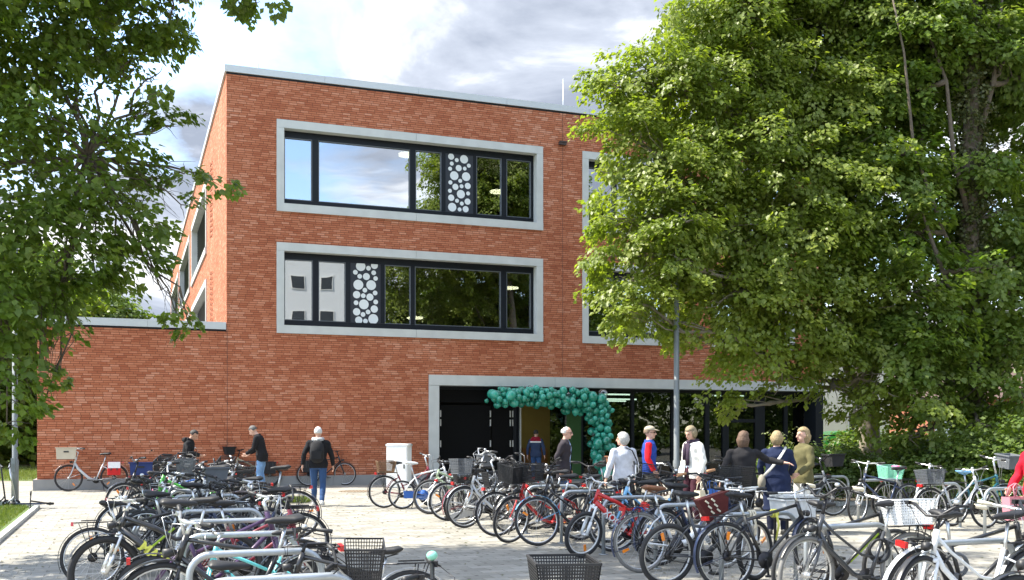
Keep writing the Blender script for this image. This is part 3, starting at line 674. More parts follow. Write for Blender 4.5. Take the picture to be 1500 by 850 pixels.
# utility cabinet
p = at(590, 713, CH*F/(713-HY-1)); cb_ = thing('utility_cabinet', 'white utility cabinet standing before the brick wall left of the entrance', 'utility cabinet', (p.x, p.y-1.0, 0), UA-R(32))
b = MB(); b.box((0, 0, .62), (.62, .42, 1.20)); obj('cabinet_body', b, mat('cabinet_paint', (.78, .79, .78), .5, var=.05), cb_)
b = MB(); b.prism([(-.33, -.23), (.33, -.23), (.33, .23), (-.33, .23)], 1.221, 1.25); b.tube([(-.33, 0, 1.22), (.33, 0, 1.22)], [(.05, .23), (.05, .23)], 16, 0, ref=(0, 0, 1)); obj('cabinet_roof', b, mat('cabinet_paint', (.78, .79, .78), .5, var=.05), cb_)
b = MB(); b.box((0, 0, .02), (.56, .38, .04)); obj('cabinet_base', b, CONC2, cb_)
b = MB(); b.box((0, -.216, .62), (.56, .012, 1.1)); b.box((.22, -.226, .62), (.03, .02, .12), 1); obj('cabinet_door', b, [mat('cabinet_door_paint', (.76, .77, .76), .5), DARK], cb_)
# ---------------------------------------------------------------- trees and shrubs
LF_A = leaf_mat('hornbeam_leaf', (.125, .175, .025), (.185, .235, .040), (.27, .30, .075), .50)
LF_B = leaf_mat('maple_leaf', (.09, .155, .026), (.15, .21, .038), (.23, .27, .065), .48)
LF_C = leaf_mat('dark_leaf', (.080, .135, .022), (.13, .19, .034), (.21, .25, .055), .50)
LF_D = leaf_mat('shrub_leaf', (.07, .12, .02), (.115, .17, .035), (.20, .25, .07), .36)
LF_E = leaf_mat('far_leaf', (.07, .12, .02), (.12, .18, .03), (.19, .24, .05), .35)
def blob(px, py, Y, r, wt=1.): p = at(px, py, Y); return (p, (r, r, r*.85), wt)
def tree(name, label, loc, trunk, blobs, n, size, lm, seed, bark=BARK, group=None, twr=.018, r0=.2, droop=.35, spray=.55, per=14, forks=None, limb_r=.07, twigs=True, hue=None, flat=.6, shell=.38, limb_skip=0, limb_top=False, bough=None):
    t = thing(name, label, 'tree', loc, 0, group); o0 = Vector(loc); rg = random.Random(seed)
    tb = MB(); pts = [Vector(p)-o0 for p in trunk]; n_ = len(pts)
    tb.tube(pts, [r0*(1.25 if i == 0 else 1)*(1-.65*i/(n_-1)) for i in range(n_)], 10)
    for fk in (forks or []):
        f = [Vector(p)-o0 for p in fk[0]]; tb.tube(f, [fk[1]*(1-.7*i/(len(f)-1)) for i in range(len(f))], 8)
    obj('trunk', tb, bark, t)
    lb = MB(); allp = pts+[Vector(p)-o0 for fk in (forks or []) for p in fk[0]]
    for bi, bl in enumerate(blobs):
        c, rr = bl[0], bl[1]; c = c-o0
        cand = [p for p in allp[1:] if p.z < c.z+.3 or limb_top] or allp[:2]
        s_ = min(cand, key=lambda p: (p-c).length+.6*max(0, c.z-p.z-3))
        if limb_skip and bi % limb_skip: continue
        q = limb_pts(s_, c, 6, .14, .05, rg); lb.tube(q, [limb_r*(1-.72*i/6) for i in range(7)], 6)
        if twigs:
            for k_ in range(7):
                d = Vector((rg.gauss(0, 1), rg.gauss(0, 1), rg.gauss(0, .6))).normalized()
                st = q[rg.randint(3, 6)]; e_ = c+Vector((d.x*rr[0], d.y*rr[1], d.z*rr[2]))*.9
                lb.tube(limb_pts(st, e_, 4, .2, .03, rg), [twr*f for f in (1, .85, .65, .45, .2)], 4, 0, False)
    obj('limbs', lb, bark, t)
    bl_ = [(b_[0]-o0, b_[1])+tuple(b_[2:]) for b_ in blobs]
    if bough: crown = boughs('crown', bl_, n, size, lm, seed, droop, bough[2], bough[0], bough[1], t, shell=shell, hue=hue)
    else: crown = leaves('crown', bl_, n, size, lm, seed, droop, per, spray, t, shell=shell, hue=hue, flat=flat)
    return t
A = [blob(1005, 325, 20.3, .55, 2), blob(992, 382, 20.4, .34, 2.5), blob(1080, 30, 23, 1.6), blob(1130, 40, 24.5, 2.3), blob(1230, 40, 24, 2.2), blob(1090, -90, 24, 2.2), blob(1200, -100, 24.5, 2.6), blob(1060, -70, 23.5, 1.0), blob(1000, 60, 22.8, .55),
     blob(905, 128, 22, .62), blob(945, 100, 22.2, .75), blob(990, 130, 22.5, 1.4), blob(1080, 140, 23, 1.9), blob(1180, 150, 23.4, 2.0),
     blob(925, 195, 21.6, .85), blob(985, 230, 21.8, 1.3), blob(1080, 240, 22.2, 1.6), blob(1180, 250, 22.6, 1.8), blob(905, 262, 21.4, .60),
     blob(905, 320, 21.2, .62), blob(960, 320, 21.4, 1.15), blob(1050, 330, 21.8, 1.4), blob(1150, 340, 22, 1.6), blob(1240, 330, 22.5, 1.4),
     blob(895, 375, 21, .45), blob(925, 410, 21, .72), blob(990, 420, 22.5, .95), blob(1070, 430, 21.6, 1.3), blob(1160, 440, 22, 1.4), blob(1240, 430, 22.5, 1.3),
     blob(905, 455, 20.8, .42), blob(945, 470, 21.8, .50), blob(1045, 500, 22.2, .62), blob(1100, 510, 21.6, .85), blob(1175, 510, 22, .8), blob(1240, 505, 22.4, .8),
     blob(1075, 590, 21.3, .25), blob(1145, 560, 21.4, .40), blob(1215, 575, 21.8, .48), blob(1280, 590, 22.2, .60), blob(1325, 610, 22.2, .55), blob(1290, 570, 21.2, .50), blob(1345, 585, 21, .48), blob(1250, 605, 21.4, .36)]
tA = at(1273, 690, 24.2)
tree('hornbeam_tree', 'bushy light green tree with low drooping branches hiding the right end of the school', (tA.x, 24.2, 0),
     [(tA.x, 24.2, 0), (tA.x+.02, 24.2, 1.4), (tA.x-.1, 24.1, 2.6), (tA.x-.3, 24, 4.2), (tA.x-.5, 24, 6.5), (tA.x-.9, 24, 9.5), (tA.x-1.1, 24, 12.5)], A, 190000, .105, LF_A, 11, BARK2, 'trees at the right of the school', .018, .27, .42, bough=(1.25, .50, 110),
     forks=[([(tA.x-.1, 24.1, 2.3), (tA.x-.9, 23.4, 3.3), (tA.x-2.2, 22.8, 4.4), (tA.x-3.6, 22.2, 5.6)], .12), ([(tA.x-.1, 24.1, 2.6), (tA.x+.5, 23.6, 4.4), (tA.x+.9, 23.6, 6.8), (tA.x+1, 23.4, 9.6)], .13),
            ([(tA.x-.2, 24.1, 3.2), (tA.x-1.3, 23.5, 5.4), (tA.x-2.6, 23.2, 8.4), (tA.x-3.2, 23, 11.)], .11), ([(tA.x-.05, 24.1, 2.1), (tA.x-1.1, 23.2, 2.7), (tA.x-2.2, 22.4, 2.9)], .07)])
Bl = [blob(1310, 40, 23.5, 1.9), blob(1390, -40, 24, 2.0), blob(1480, 10, 24, 1.8), blob(1560, 120, 24, 2.0), blob(1290, 150, 23.2, 1.5), blob(1370, 110, 24, 1.3), blob(1465, 130, 24.4, 1.1), blob(1500, 250, 24.3, 1.3),
      blob(1290, 250, 22.6, 1.4), blob(1365, 240, 23.6, 1.1), blob(1310, 345, 22.2, 1.35), blob(1380, 330, 23.6, .95), blob(1470, 340, 24.2, 1.1), blob(1320, 430, 21.8, 1.15), blob(1395, 420, 23, .9), blob(1480, 430, 22.8, 1.2),
      blob(1340, 500, 21.8, .95), blob(1410, 510, 22.6, .85), blob(1490, 500, 22.2, 1.0), blob(1360, 555, 21.6, .7), blob(1440, 560, 21.9, .75), blob(1500, 585, 21.6, .6), blob(1375, 600, 21.2, .45), blob(1430, 620, 21.3, .45), blob(1300, 480, 22.2, .9), blob(1520, 360, 23, 1.2), blob(1330, 640, 21.3, .35),
      blob(1450, 240, 22.2, .7), blob(1420, 50, 23, 1.0), blob(1480, 80, 22.6, .8), blob(1440, 400, 21.6, .7), blob(1350, 60, 22.8, 1.2), blob(1440, 320, 22.5, .6)]
tB = at(1425, 690, 22.6)
tBt = tree('maple_tree', 'tall dark green tree with an ivy covered trunk and pale limbs at right', (tB.x, 22.6, 0),
     [(tB.x, 22.6, 0), (tB.x, 22.6, 2), (tB.x-.05, 22.6, 4.5), (tB.x-.1, 22.6, 7), (tB.x+.0, 22.6, 9.5), (tB.x+.05, 22.6, 12.5)], Bl, 120000, .125, LF_B, 12, BARK, 'trees at the right of the school', .018, .30, .30, bough=(1.1, .55, 90),
     forks=[([(tB.x-.1, 22.5, 4.8), (tB.x-.9, 22.0, 5.9), (tB.x-1.7, 21.6, 7.6), (tB.x-1.9, 21.6, 9.6), (tB.x-2.3, 21.6, 11.5)], .05), ([(tB.x-.1, 22.5, 6.2), (tB.x-.6, 22.2, 7.6), (tB.x-.75, 22.2, 9.2), (tB.x-1.2, 22.2, 10.4)], .07),
            ([(tB.x-.05, 22.5, 3.6), (tB.x-1., 21.8, 5.0), (tB.x-1.6, 21.4, 6.2)], .08), ([(tB.x, 22.6, 7.5), (tB.x+.35, 22.4, 9.2), (tB.x+.6, 22.4, 11.5)], .075)])
iv = [(Vector((rx*.05, rx*.03-.05, z)), (.34, .34, .55)) for rx, z in [(random.uniform(-1, 1), .8+.55*i) for i in range(23)]]
leaves('ivy', iv, 15000, .075, leaf_mat('ivy_leaf', (.035, .05, .015), (.09, .10, .03), (.17, .16, .07), .2), 13, .6, 8, .2, tBt, shell=.3)
# near left tree
Lb = [blob(-60, 40, 12.5, 1.5), blob(50, 40, 12.8, 1.05), blob(140, 25, 13.2, .66), blob(215, 12, 13.4, .50, 2.2), blob(275, 2, 13.5, .32, 2.5), blob(245, 40, 13.4, .28, 2.5), blob(40, 150, 12.4, 1.05), blob(115, 160, 12.9, .50), blob(195, 85, 13.3, .30, 2), blob(232, 108, 13.4, .28, 2), blob(165, 65, 13.3, .42, 1.8), blob(110, 100, 13, .5), blob(200, 45, 13.4, .4, 2.),
      blob(230, 165, 13.3, .30, 1.6), blob(255, 185, 13.4, .22, 1.6), blob(100, 60, 12.8, .5), blob(50, 260, 12.4, 1.1), blob(140, 265, 12.8, .70), blob(215, 262, 13.1, .48), blob(270, 255, 13.3, .32), blob(312, 270, 13.5, .22, 2), blob(190, 215, 13., .36),
      blob(50, 370, 12.3, 1.05), blob(140, 350, 12.7, .70), blob(210, 325, 13., .48), blob(265, 300, 13.2, .30), blob(180, 375, 12.9, .34), blob(222, 372, 13, .24, 2), blob(95, 405, 12.5, .42), blob(25, 440, 12.2, .50), blob(140, 405, 12.8, .28), blob(236, 425, 13.1, .15, 4), blob(256, 455, 13.1, .15, 4), blob(276, 475, 13.2, .10, 4),
      blob(5, 530, 12, .36), blob(58, 540, 12.3, .15, 4), blob(25, 590, 12.2, .24, 2), blob(66, 585, 12.4, .13, 4), blob(78, 552, 12.4, .10, 4), blob(10, 620, 12, .3), blob(20, 500, 12.1, .45), blob(-40, 560, 11.8, .7), blob(-50, 420, 12, 1.2), blob(-80, 250, 12, 1.5),
      blob(0, -90, 12.8, 1.6), blob(120, -70, 13.2, 1.0), blob(220, -50, 13.5, .62), blob(300, -25, 13.6, .30), blob(345, -2, 13.6, .11, 4), blob(376, 5, 13.6, .07, 4), blob(408, -6, 13.6, .10, 4), blob(360, -25, 13.6, .2, 2),
      blob(-180, 60, 12.5, 2.0), blob(-200, -150, 12.5, 2.4), blob(-30, -300, 12.8, 2.2), blob(150, -240, 13.2, 1.7), blob(340, -240, 13.5, 1.4), blob(60, -180, 11, 1.5), blob(300, -330, 14, 1.5), blob(480, -330, 13.2, 1.1), blob(200, -420, 11.5, 1.6), blob(-300, 200, 12, 2.), blob(420, -420, 11.6, 1.2), blob(60, -500, 14.5, 2.0)]
tree('overhanging_tree', 'near dark green tree whose leafy branches hang in from the upper left', (-10.4, 12.2, 0),
     [(-10.4, 12.2, 0), (-10.3, 12.2, 2.5), (-10.1, 12.3, 5), (-9.6, 12.4, 8), (-9., 12.5, 11.5)], Lb, 80000, .095, LF_C, 14, BARK, None, .007, .32, .36, bough=(.72, .33, 48), limb_r=.028,
     limb_top=True, forks=[([(-10.2, 12.2, 3.2), (-8.6, 12.5, 4.2), (-7., 12.8, 4.9), (-5.4, 13., 5.1)], .07), ([(-9.6, 12.4, 8), (-8, 12.6, 10.), (-5.8, 13, 10.9), (-4, 13.3, 11.2)], .09), ([(-9.8, 12.4, 7.2), (-7.6, 12.7, 8.6), (-6.0, 13.1, 8.7), (-4.4, 13.4, 8.4)], .06)])
b = MB(); rg = random.Random(3)
# background left
tree('sunlit_tree', 'bright yellow-green tree far behind the low brick wing', at(130, 600, 70)*Vector((1, 1, 0)) if False else (at(135, 633, 70).x, 70, 0), [(at(135, 633, 70).x, 70, z) for z in (0, 3, 7, 9)], [blob(100, 470, 70, 2.6), blob(140, 450, 70, 2.2), blob(165, 470, 71, 1.8), blob(85, 520, 70, 3), blob(150, 520, 70, 3), blob(185, 480, 70, 1.4)], 22000, .30, LF_E, 21, twigs=False, spray=1.0)
for i, (px, Y, hh, rr, lab) in enumerate(((-60, 46, 9, 4, 'dark tree mass at the left edge beyond the lawn'), (25, 52, 10, 3.2, 'dark tree behind the left lamp post, left of the brick wall'), (40, 60, 8, 3.4, 'dark tree just left of the brick corner, farther back'), (-150, 50, 10, 5, 'dark tree outside the left edge'))):
    x = at(px, 633, Y).x
    tree('shade_tree', lab, (x, Y, 0), [(x, Y, z) for z in (0, 3, 6, hh-1)], [(Vector((x+rg.uniform(-1, 1)*rr*.4, Y+rg.uniform(-1, 1), z)), (rr, rr*.8, 1.7)) for z in np.arange(1.6, hh, 1.4)], 16000, .30, LF_C, 30+i, twigs=False, spray=.9, group='dark trees beyond the lawn')
def shrub(px, Y, w_, h, lab, n, lm, seed, size=.085, name='shrub', grp='shrubs in the planting bed'):
    x = at(px, 633, Y).x; t = thing(name, lab, 'shrub', (x, Y, 0), 0, grp); rg = random.Random(seed)
    b = MB(); bl = []
    for k_ in range(9):
        a = rg.uniform(0, 2*PI); r = rg.random()**.5*w_; z = h*rg.uniform(.35, .8)
        e_ = Vector((math.cos(a)*r, math.sin(a)*r*.8, z)); b.tube(limb_pts((0, 0, 0), e_, 4, .15, 0, rg), [.02, .017, .014, .01, .006], 5); bl.append((e_, (w_*.38, w_*.36, h*.27)))
    obj('stems', b, TWIG, t); leaves('foliage', bl, n, size, lm, seed, .3, 10, .28, t, shell=.4)
sh = [(1160, 22.6, .55, 1.1, 'low loose shrub right of the woman in the olive jacket'), (1215, 22.9, .7, 1.3, 'shrub behind the grey e-bike with the black basket'), (1300, 22.2, .8, 1.3, 'low shrub right of the light green tree trunk'), (1350, 22.0, .8, 1.5, 'round shrub behind the bike with the green basket'),
      (1405, 21.0, .8, 1.5, 'dense shrub behind the grey cloth basket'), (1455, 20.5, .95, 1.75, 'tall bright shrub left of the right picture edge, by the ivy trunk'), (1510, 20.0, 1.0, 1.9, 'large shrub at the right edge behind the person in red'), (1255, 24.9, .8, 1.5, 'shrub behind the light green tree trunk'), (1320, 25.5, 1.1, 2.0, 'tall shrub between the two tree trunks, farther back'), (1475, 24.8, 1.3, 2.4, 'high shrub far right behind the dense ones'), (1395, 25.2, 1.0, 2.0, 'high shrub left of the ivy trunk in the back of the bed')]
for i, (px, Y, w_, h, lab) in enumerate(sh): shrub(px, Y, w_, h, lab, 5200 if w_ > .6 else 3000, LF_D, 50+i)
shrub(1143, 24.5, .16, 1.75, 'slender pale plant shooting up behind the blond woman in navy', 700, leaf_mat('pale_leaf', (.14, .18, .08), (.22, .26, .12), (.30, .33, .2), .3), 71, .06, 'tall_plant')
shrub(1120, 24.5, .4, 1.1, 'small leafy plant between the woman in black and the woman in navy', 1500, LF_D, 72, .07)
# ---------------------------------------------------------------- background right and behind the viewer
def plain_house(name, label, cat, loc, rz, w_, d_, h, wallm, wins, roofm=None, flat=True, grp=None):
    t = thing(name, label, cat, loc, rz, grp); b = MB(); b.box((0, d_/2, h/2), (w_, d_, h)); obj('wall', b, wallm, t)
    b = MB()
    if flat: b.box((0, d_/2, h+.12), (w_+.3, d_+.3, .24))
    else:
        b.add([(-w_/2-.3, -.3, h), (w_/2+.3, -.3, h), (w_/2+.3, d_+.3, h), (-w_/2-.3, d_+.3, h), (-w_/2-.3, d_/2, h+d_*.4), (w_/2+.3, d_/2, h+d_*.4)], [(0, 1, 5, 4), (2, 3, 4, 5), (0, 4, 3), (1, 2, 5), (0, 3, 2, 1)])
    obj('roof', b, roofm or COPING, t)
    for x, z, ww, wh in wins:
        b = MB(); b.box((x, -.03, z), (ww, .10, wh)); f = obj('window', b, mat('house_frame', (.6, .6, .58), .5), t); b = MB(); b.box((x, -.085, z), (ww-.16, .02, wh-.16)); obj('pane', b, mat('house_pane', (.03, .035, .04), .08), f)
    return t
CREAM = mat('cream_render', (.62, .58, .50), .9, var=.06, scale=1)
x = at(1490, 633, 48).x
plain_house('brick_house', 'low red brick house glimpsed through the leaves at the right edge', 'house', (x, 48, 0), R(-8), 8, 8, 3.2, mat('house_brick', (.36, .13, .08), .9, var=.25, scale=4), [(-2, 1.7, 1.2, 1.3), (1.5, 1.7, 1.2, 1.3)], mat('dark_tile_roof', (.12, .08, .07), .9, var=.2, scale=6), False)
plain_house('cream_house', 'pale rendered house glimpsed between the two right tree trunks', 'house', (at(1330, 633, 62).x, 62, 0), 0, 18, 9, 6, CREAM, [(-6+3*i, 1.9 + 2.8*j, 1.3, 1.5) for i in range(5) for j in range(2)], mat('slate_roof', (.15, .15, .16), .8), False)
wins = [(-11.5+2.55*i, 2.0+3.3*j, 1.25, 1.35) for i in range(10) for j in range(5)]
plain_house('white_block', 'white flat-roofed block mirrored in the left panes of the middle floor window', 'building', (25.5, -24, 0), R(210), 27, 12, 17.5, mat('white_render', (.52, .54, .56), .8, var=.05, scale=.5), wins, COPING)
rc = at(1225, 633, 46); t = thing('recycling_container', 'bright green recycling container with rounded top behind the light green tree', 'container', (rc.x, 46, 0), R(10))
b = MB(); prof = [(-.85, 0), (.85, 0), (.90, .9)]+[(.90*math.cos(a), .9+.75*math.sin(a)) for a in [PI*k_/14 for k_ in range(1, 14)]]+[(-.90, .9)]
b.add([(x_, -.6, z) for x_, z in prof]+[(x_, .6, z) for x_, z in prof], [tuple(range(len(prof))), tuple(reversed(range(len(prof), 2*len(prof))))]+[(i, i+len(prof), (i+1) % len(prof)+len(prof), (i+1) % len(prof)) for i in range(len(prof))])
obj('container_body', b, mat('container_green', (.08, .50, .05), .4, var=.06), t); b = MB(); b.box((.2, -.61, 1.25), (.9, .04, .12)); b.box((.2, -.61, 1.0), (.9, .04, .08)); obj('slot', b, DARK, t); b = MB(); b.tube([(.3, -.605, .75), (.3, -.62, .75)], .12, 16); obj('emblem', b, WHITE, t)
b = MB(); b.box((0, 0, .04), (1.6, 1.3, .08)); obj('container_base', b, DARK, t)
# a low wall and fence behind the trees
t = thing('rail_fence', 'dark metal rail fence far behind the trees on the right', 'fence', (at(1190, 633, 43).x, 43, 0)); b = MB()
for i in range(60): b.tube([(i*.35, 0, 0), (i*.35, 0, 1.5)], .014, 5)
obj('bars', b, DARK, t); b = MB(); b.bar((0, 0, 1.45), (20.6, 0, 1.45), .05, .05); b.bar((0, 0, .25), (20.6, 0, .25), .05, .05); obj('rail', b, DARK, t)
sg = at(1380, 633, 40); t = thing('green_sign', 'small green and white sign on a post seen through the leaves', 'sign', (sg.x, 40, 0)); b = MB(); b.tube([(0, 0, 0), (0, 0, 2.6)], .04, 8); obj('post', b, POST, t); b = MB(); b.box((.25, -.05, 2.0), (1.1, .04, 1.3), 0); b.box((.55, -.075, 2.0), (.3, .02, 1.1), 1); obj('sign_board', b, [WHITE, mat('sign_green', (.03, .35, .12), .5)], t)
# leaves fallen / trees behind the viewer, mirrored in the glass
for i, (x, y, h, lab) in enumerate(((17, 9, 10, 'green tree right of the viewer, mirrored in the entrance glass'), (22, 3, 12, 'broad green tree right of the viewer, mirrored in the windows'), (25, -5, 11, 'tree right behind the viewer, mirrored in the entrance glass'), (28, 11, 11, 'tree far right of the viewer, beyond the bikes'), (33, -1, 12, 'tall tree far right behind the viewer'), (34, 19, 10, 'tree far right beyond the planting bed'))):
    tree('mirrored_tree', lab, (x, y, 0), [(x, y, z) for z in (0, 2.5, 6, h-1)], [(Vector((x+rg.uniform(-1.6, 1.6), y+rg.uniform(-1.6, 1.6), z)), (2.4, 2.4, 1.5)) for z in np.arange(1.2, h, 1.1)], 15000, .26, LF_E, 80+i, twigs=False, spray=.8, group='trees around the viewer')

rg2 = random.Random(9)
bl = []
for i in range(46):
    a = R(-75+i*3.4); x, y = 14+44*math.cos(a), -2+44*math.sin(a)
    for z in (2, 5.5, 9): bl.append((Vector((x+rg2.uniform(-2, 2), y+rg2.uniform(-2, 2), z+rg2.uniform(-.6, .6))), (3.2, 3.2, 2.4)))
bl = [b_ for b_ in bl if not (b_[0].x < 34 and b_[0].y < -14 and b_[0].x > 12)]
tag(leaves('tree_belt', bl, 60000, .42, LF_E, 95, .3, 12, 1.2), 'far belt of trees round the square, mirrored in the glass', 'tree belt', None, 'stuff')

# fallen leaves and bits lying on the paving
rg3 = np.random.default_rng(44); n = 1500
pp = np.stack([rg3.uniform(-9, 9, n), rg3.uniform(5, 27, n), np.full(n, .006)], 1); an = rg3.random(n)*2*PI
pp = pp[~((pp[:, 0] < -9.95+.376*(21.6-pp[:, 1])))]; an = an[:len(pp)]; a_ = np.stack([np.cos(an), np.sin(an), 0*an], 1)*.03; b_ = np.stack([-np.sin(an), np.cos(an), 0*an], 1)*.016; up_ = np.array([0, 0, .008])
vv = np.stack([pp-a_, pp+b_+up_, pp+a_, pp-b_+up_], 1).reshape(-1, 3).astype(np.float32); m_ = len(pp)
me = bpy.data.meshes.new('fallen_leaves'); me.from_pydata(vv.tolist(), [], [(4*i, 4*i+1, 4*i+2, 4*i+3) for i in range(m_)])
q_ = me.attributes.new('rnd', 'FLOAT', 'POINT'); q_.data.foreach_set('value', np.repeat(rg3.random(m_), 4).astype(np.float32))
me.materials.append(leaf_mat('fallen_leaf', (.10, .07, .03), (.16, .13, .05), (.12, .15, .04), .1)); tag(link('fallen_leaves', me), 'small fallen leaves and bits scattered over the paving', 'leaf litter', None, 'stuff')
# ---------------------------------------------------------------- bicycles
RUB = mat('tyre_rubber', (.022, .022, .024), .8, var=.2)
GREYRUB = mat('grey_tyre_rubber', (.17, .165, .155), .85, var=.2)
CREAMRUB = mat('cream_tyre_rubber', (.50, .44, .32), .8, var=.1)
ALU = mat('bright_alloy', (.62, .63, .64), .28, .85, var=.05)
BLKA = mat('black_alloy', (.025, .025, .028), .35, .5, var=.05)
STEEL = mat('spoke_steel', (.55, .55, .55), .3, .8, var=0)
PLAST = mat('black_plastic', (.018, .018, .02), .5, var=.1)
REDL = mat('red_reflector', (.55, .015, .015), .2, var=.05, coat=.5)
ORNG = mat('orange_reflector', (.85, .25, .02), .25, var=.05, coat=.5)
LENS = mat('clear_lens', (.75, .78, .8), .1, var=0, coat=1)
PAINTS = dict(black=(.014, .014, .016), white=(.72, .74, .75), silver=(.50, .52, .54), grey=(.12, .13, .145), red=(.50, .012, .012), blue=(.03, .12, .42), navy=(.018, .03, .075), teal=(.02, .12, .17), lime=(.34, .52, .03),
  green=(.06, .36, .04), khaki=(.30, .26, .17), sage=(.26, .33, .22), mint=(.25, .62, .46), celeste=(.12, .52, .52), purple=(.05, .018, .07), pink=(.68, .12, .30), pattern=(.50, .20, .24), maroon=(.20, .015, .03), lightblue=(.22, .50, .78), brown=(.20, .08, .035), tan=(.48, .25, .12), cream=(.66, .60, .46), anthracite=(.045, .048, .055), magenta=(.40, .03, .18), orange=(.7, .2, .03), beige=(.50, .44, .34), wicker=(.16, .09, .045), crateblue=(.014, .035, .16), yellow=(.62, .62, .10))
def paint(c): return mat('paint_'+c, PAINTS[c], .32, .15 if c in ('silver', 'grey', 'anthracite') else 0., var=.07, scale=10, coat=.35)
def plas(c): return mat('plastic_'+c, PAINTS[c], .55, var=.1, scale=10)
MC = {}
def cm(key, fn, mats):
    if key not in MC:
        b = MB(); fn(b); MC[key] = b.mesh(key[0], mats)
    return MC[key]
def wire_basket(b, c, sx, sy, sz, nx=7, ny=6, nz=4, r=.0028, taper=.82, rim=.006):
    """open basket of crossing wires on a bent rim"""
    cx, cy, cz = c
    def P(u_, v_, h): k = taper+(1-taper)*h; return Vector((cx+u_*sx/2*k, cy+v_*sy/2*k, cz+h*sz))
    for h in [i/nz for i in range(nz+1)]:
        q = [P(-1, -1, h), P(1, -1, h), P(1, 1, h), P(-1, 1, h)]; rr = rim if h in (0, 1) else r
        for i in range(4): b.bar(q[i], q[(i+1) % 4], rr*2, rr*2)
    for i in range(nx+1):
        t = -1+2*i/nx
        for v_ in (-1, 1): b.bar(P(t, v_, 0), P(t, v_, 1), r*2, r*2)
        b.bar(P(t, -1, 0), P(t, 1, 0), r*2, r*2)
    for i in range(ny+1):
        t = -1+2*i/ny
        for u_ in (-1, 1): b.bar(P(u_, t, 0), P(u_, t, 1), r*2, r*2)
        b.bar(P(-1, t, 0), P(1, t, 0), r*2, r*2)
def open_box(b, c, sx, sy, sz, t=.012, taper=.9, m=0, lip=True):
    cx, cy, cz = c
    def q(k, h, i): return [(cx+a*(sx/2-i)*k, cy+e*(sy/2-i)*k, cz+h) for a, e in ((-1, -1), (1, -1), (1, 1), (-1, 1))]
    o0, o1, i0, i1 = q(taper, 0, 0), q(1, sz, 0), q(taper, t, t), q(1, sz, t)
    vs = o0+o1+i0+i1; fs = [(3, 2, 1, 0), (8, 9, 10, 11)]
    for i in range(4):
        j = (i+1) % 4; fs += [(i, j, 4+j, 4+i), (8+j, 8+i, 12+i, 12+j), (4+i, 4+j, 12+j, 12+i)]
    b.add(vs, fs, m)
    if lip:
        e = q(1.02, sz-.01, -.006)
        for i in range(4): b.bar(e[i], e[(i+1) % 4], .016, .022, m)
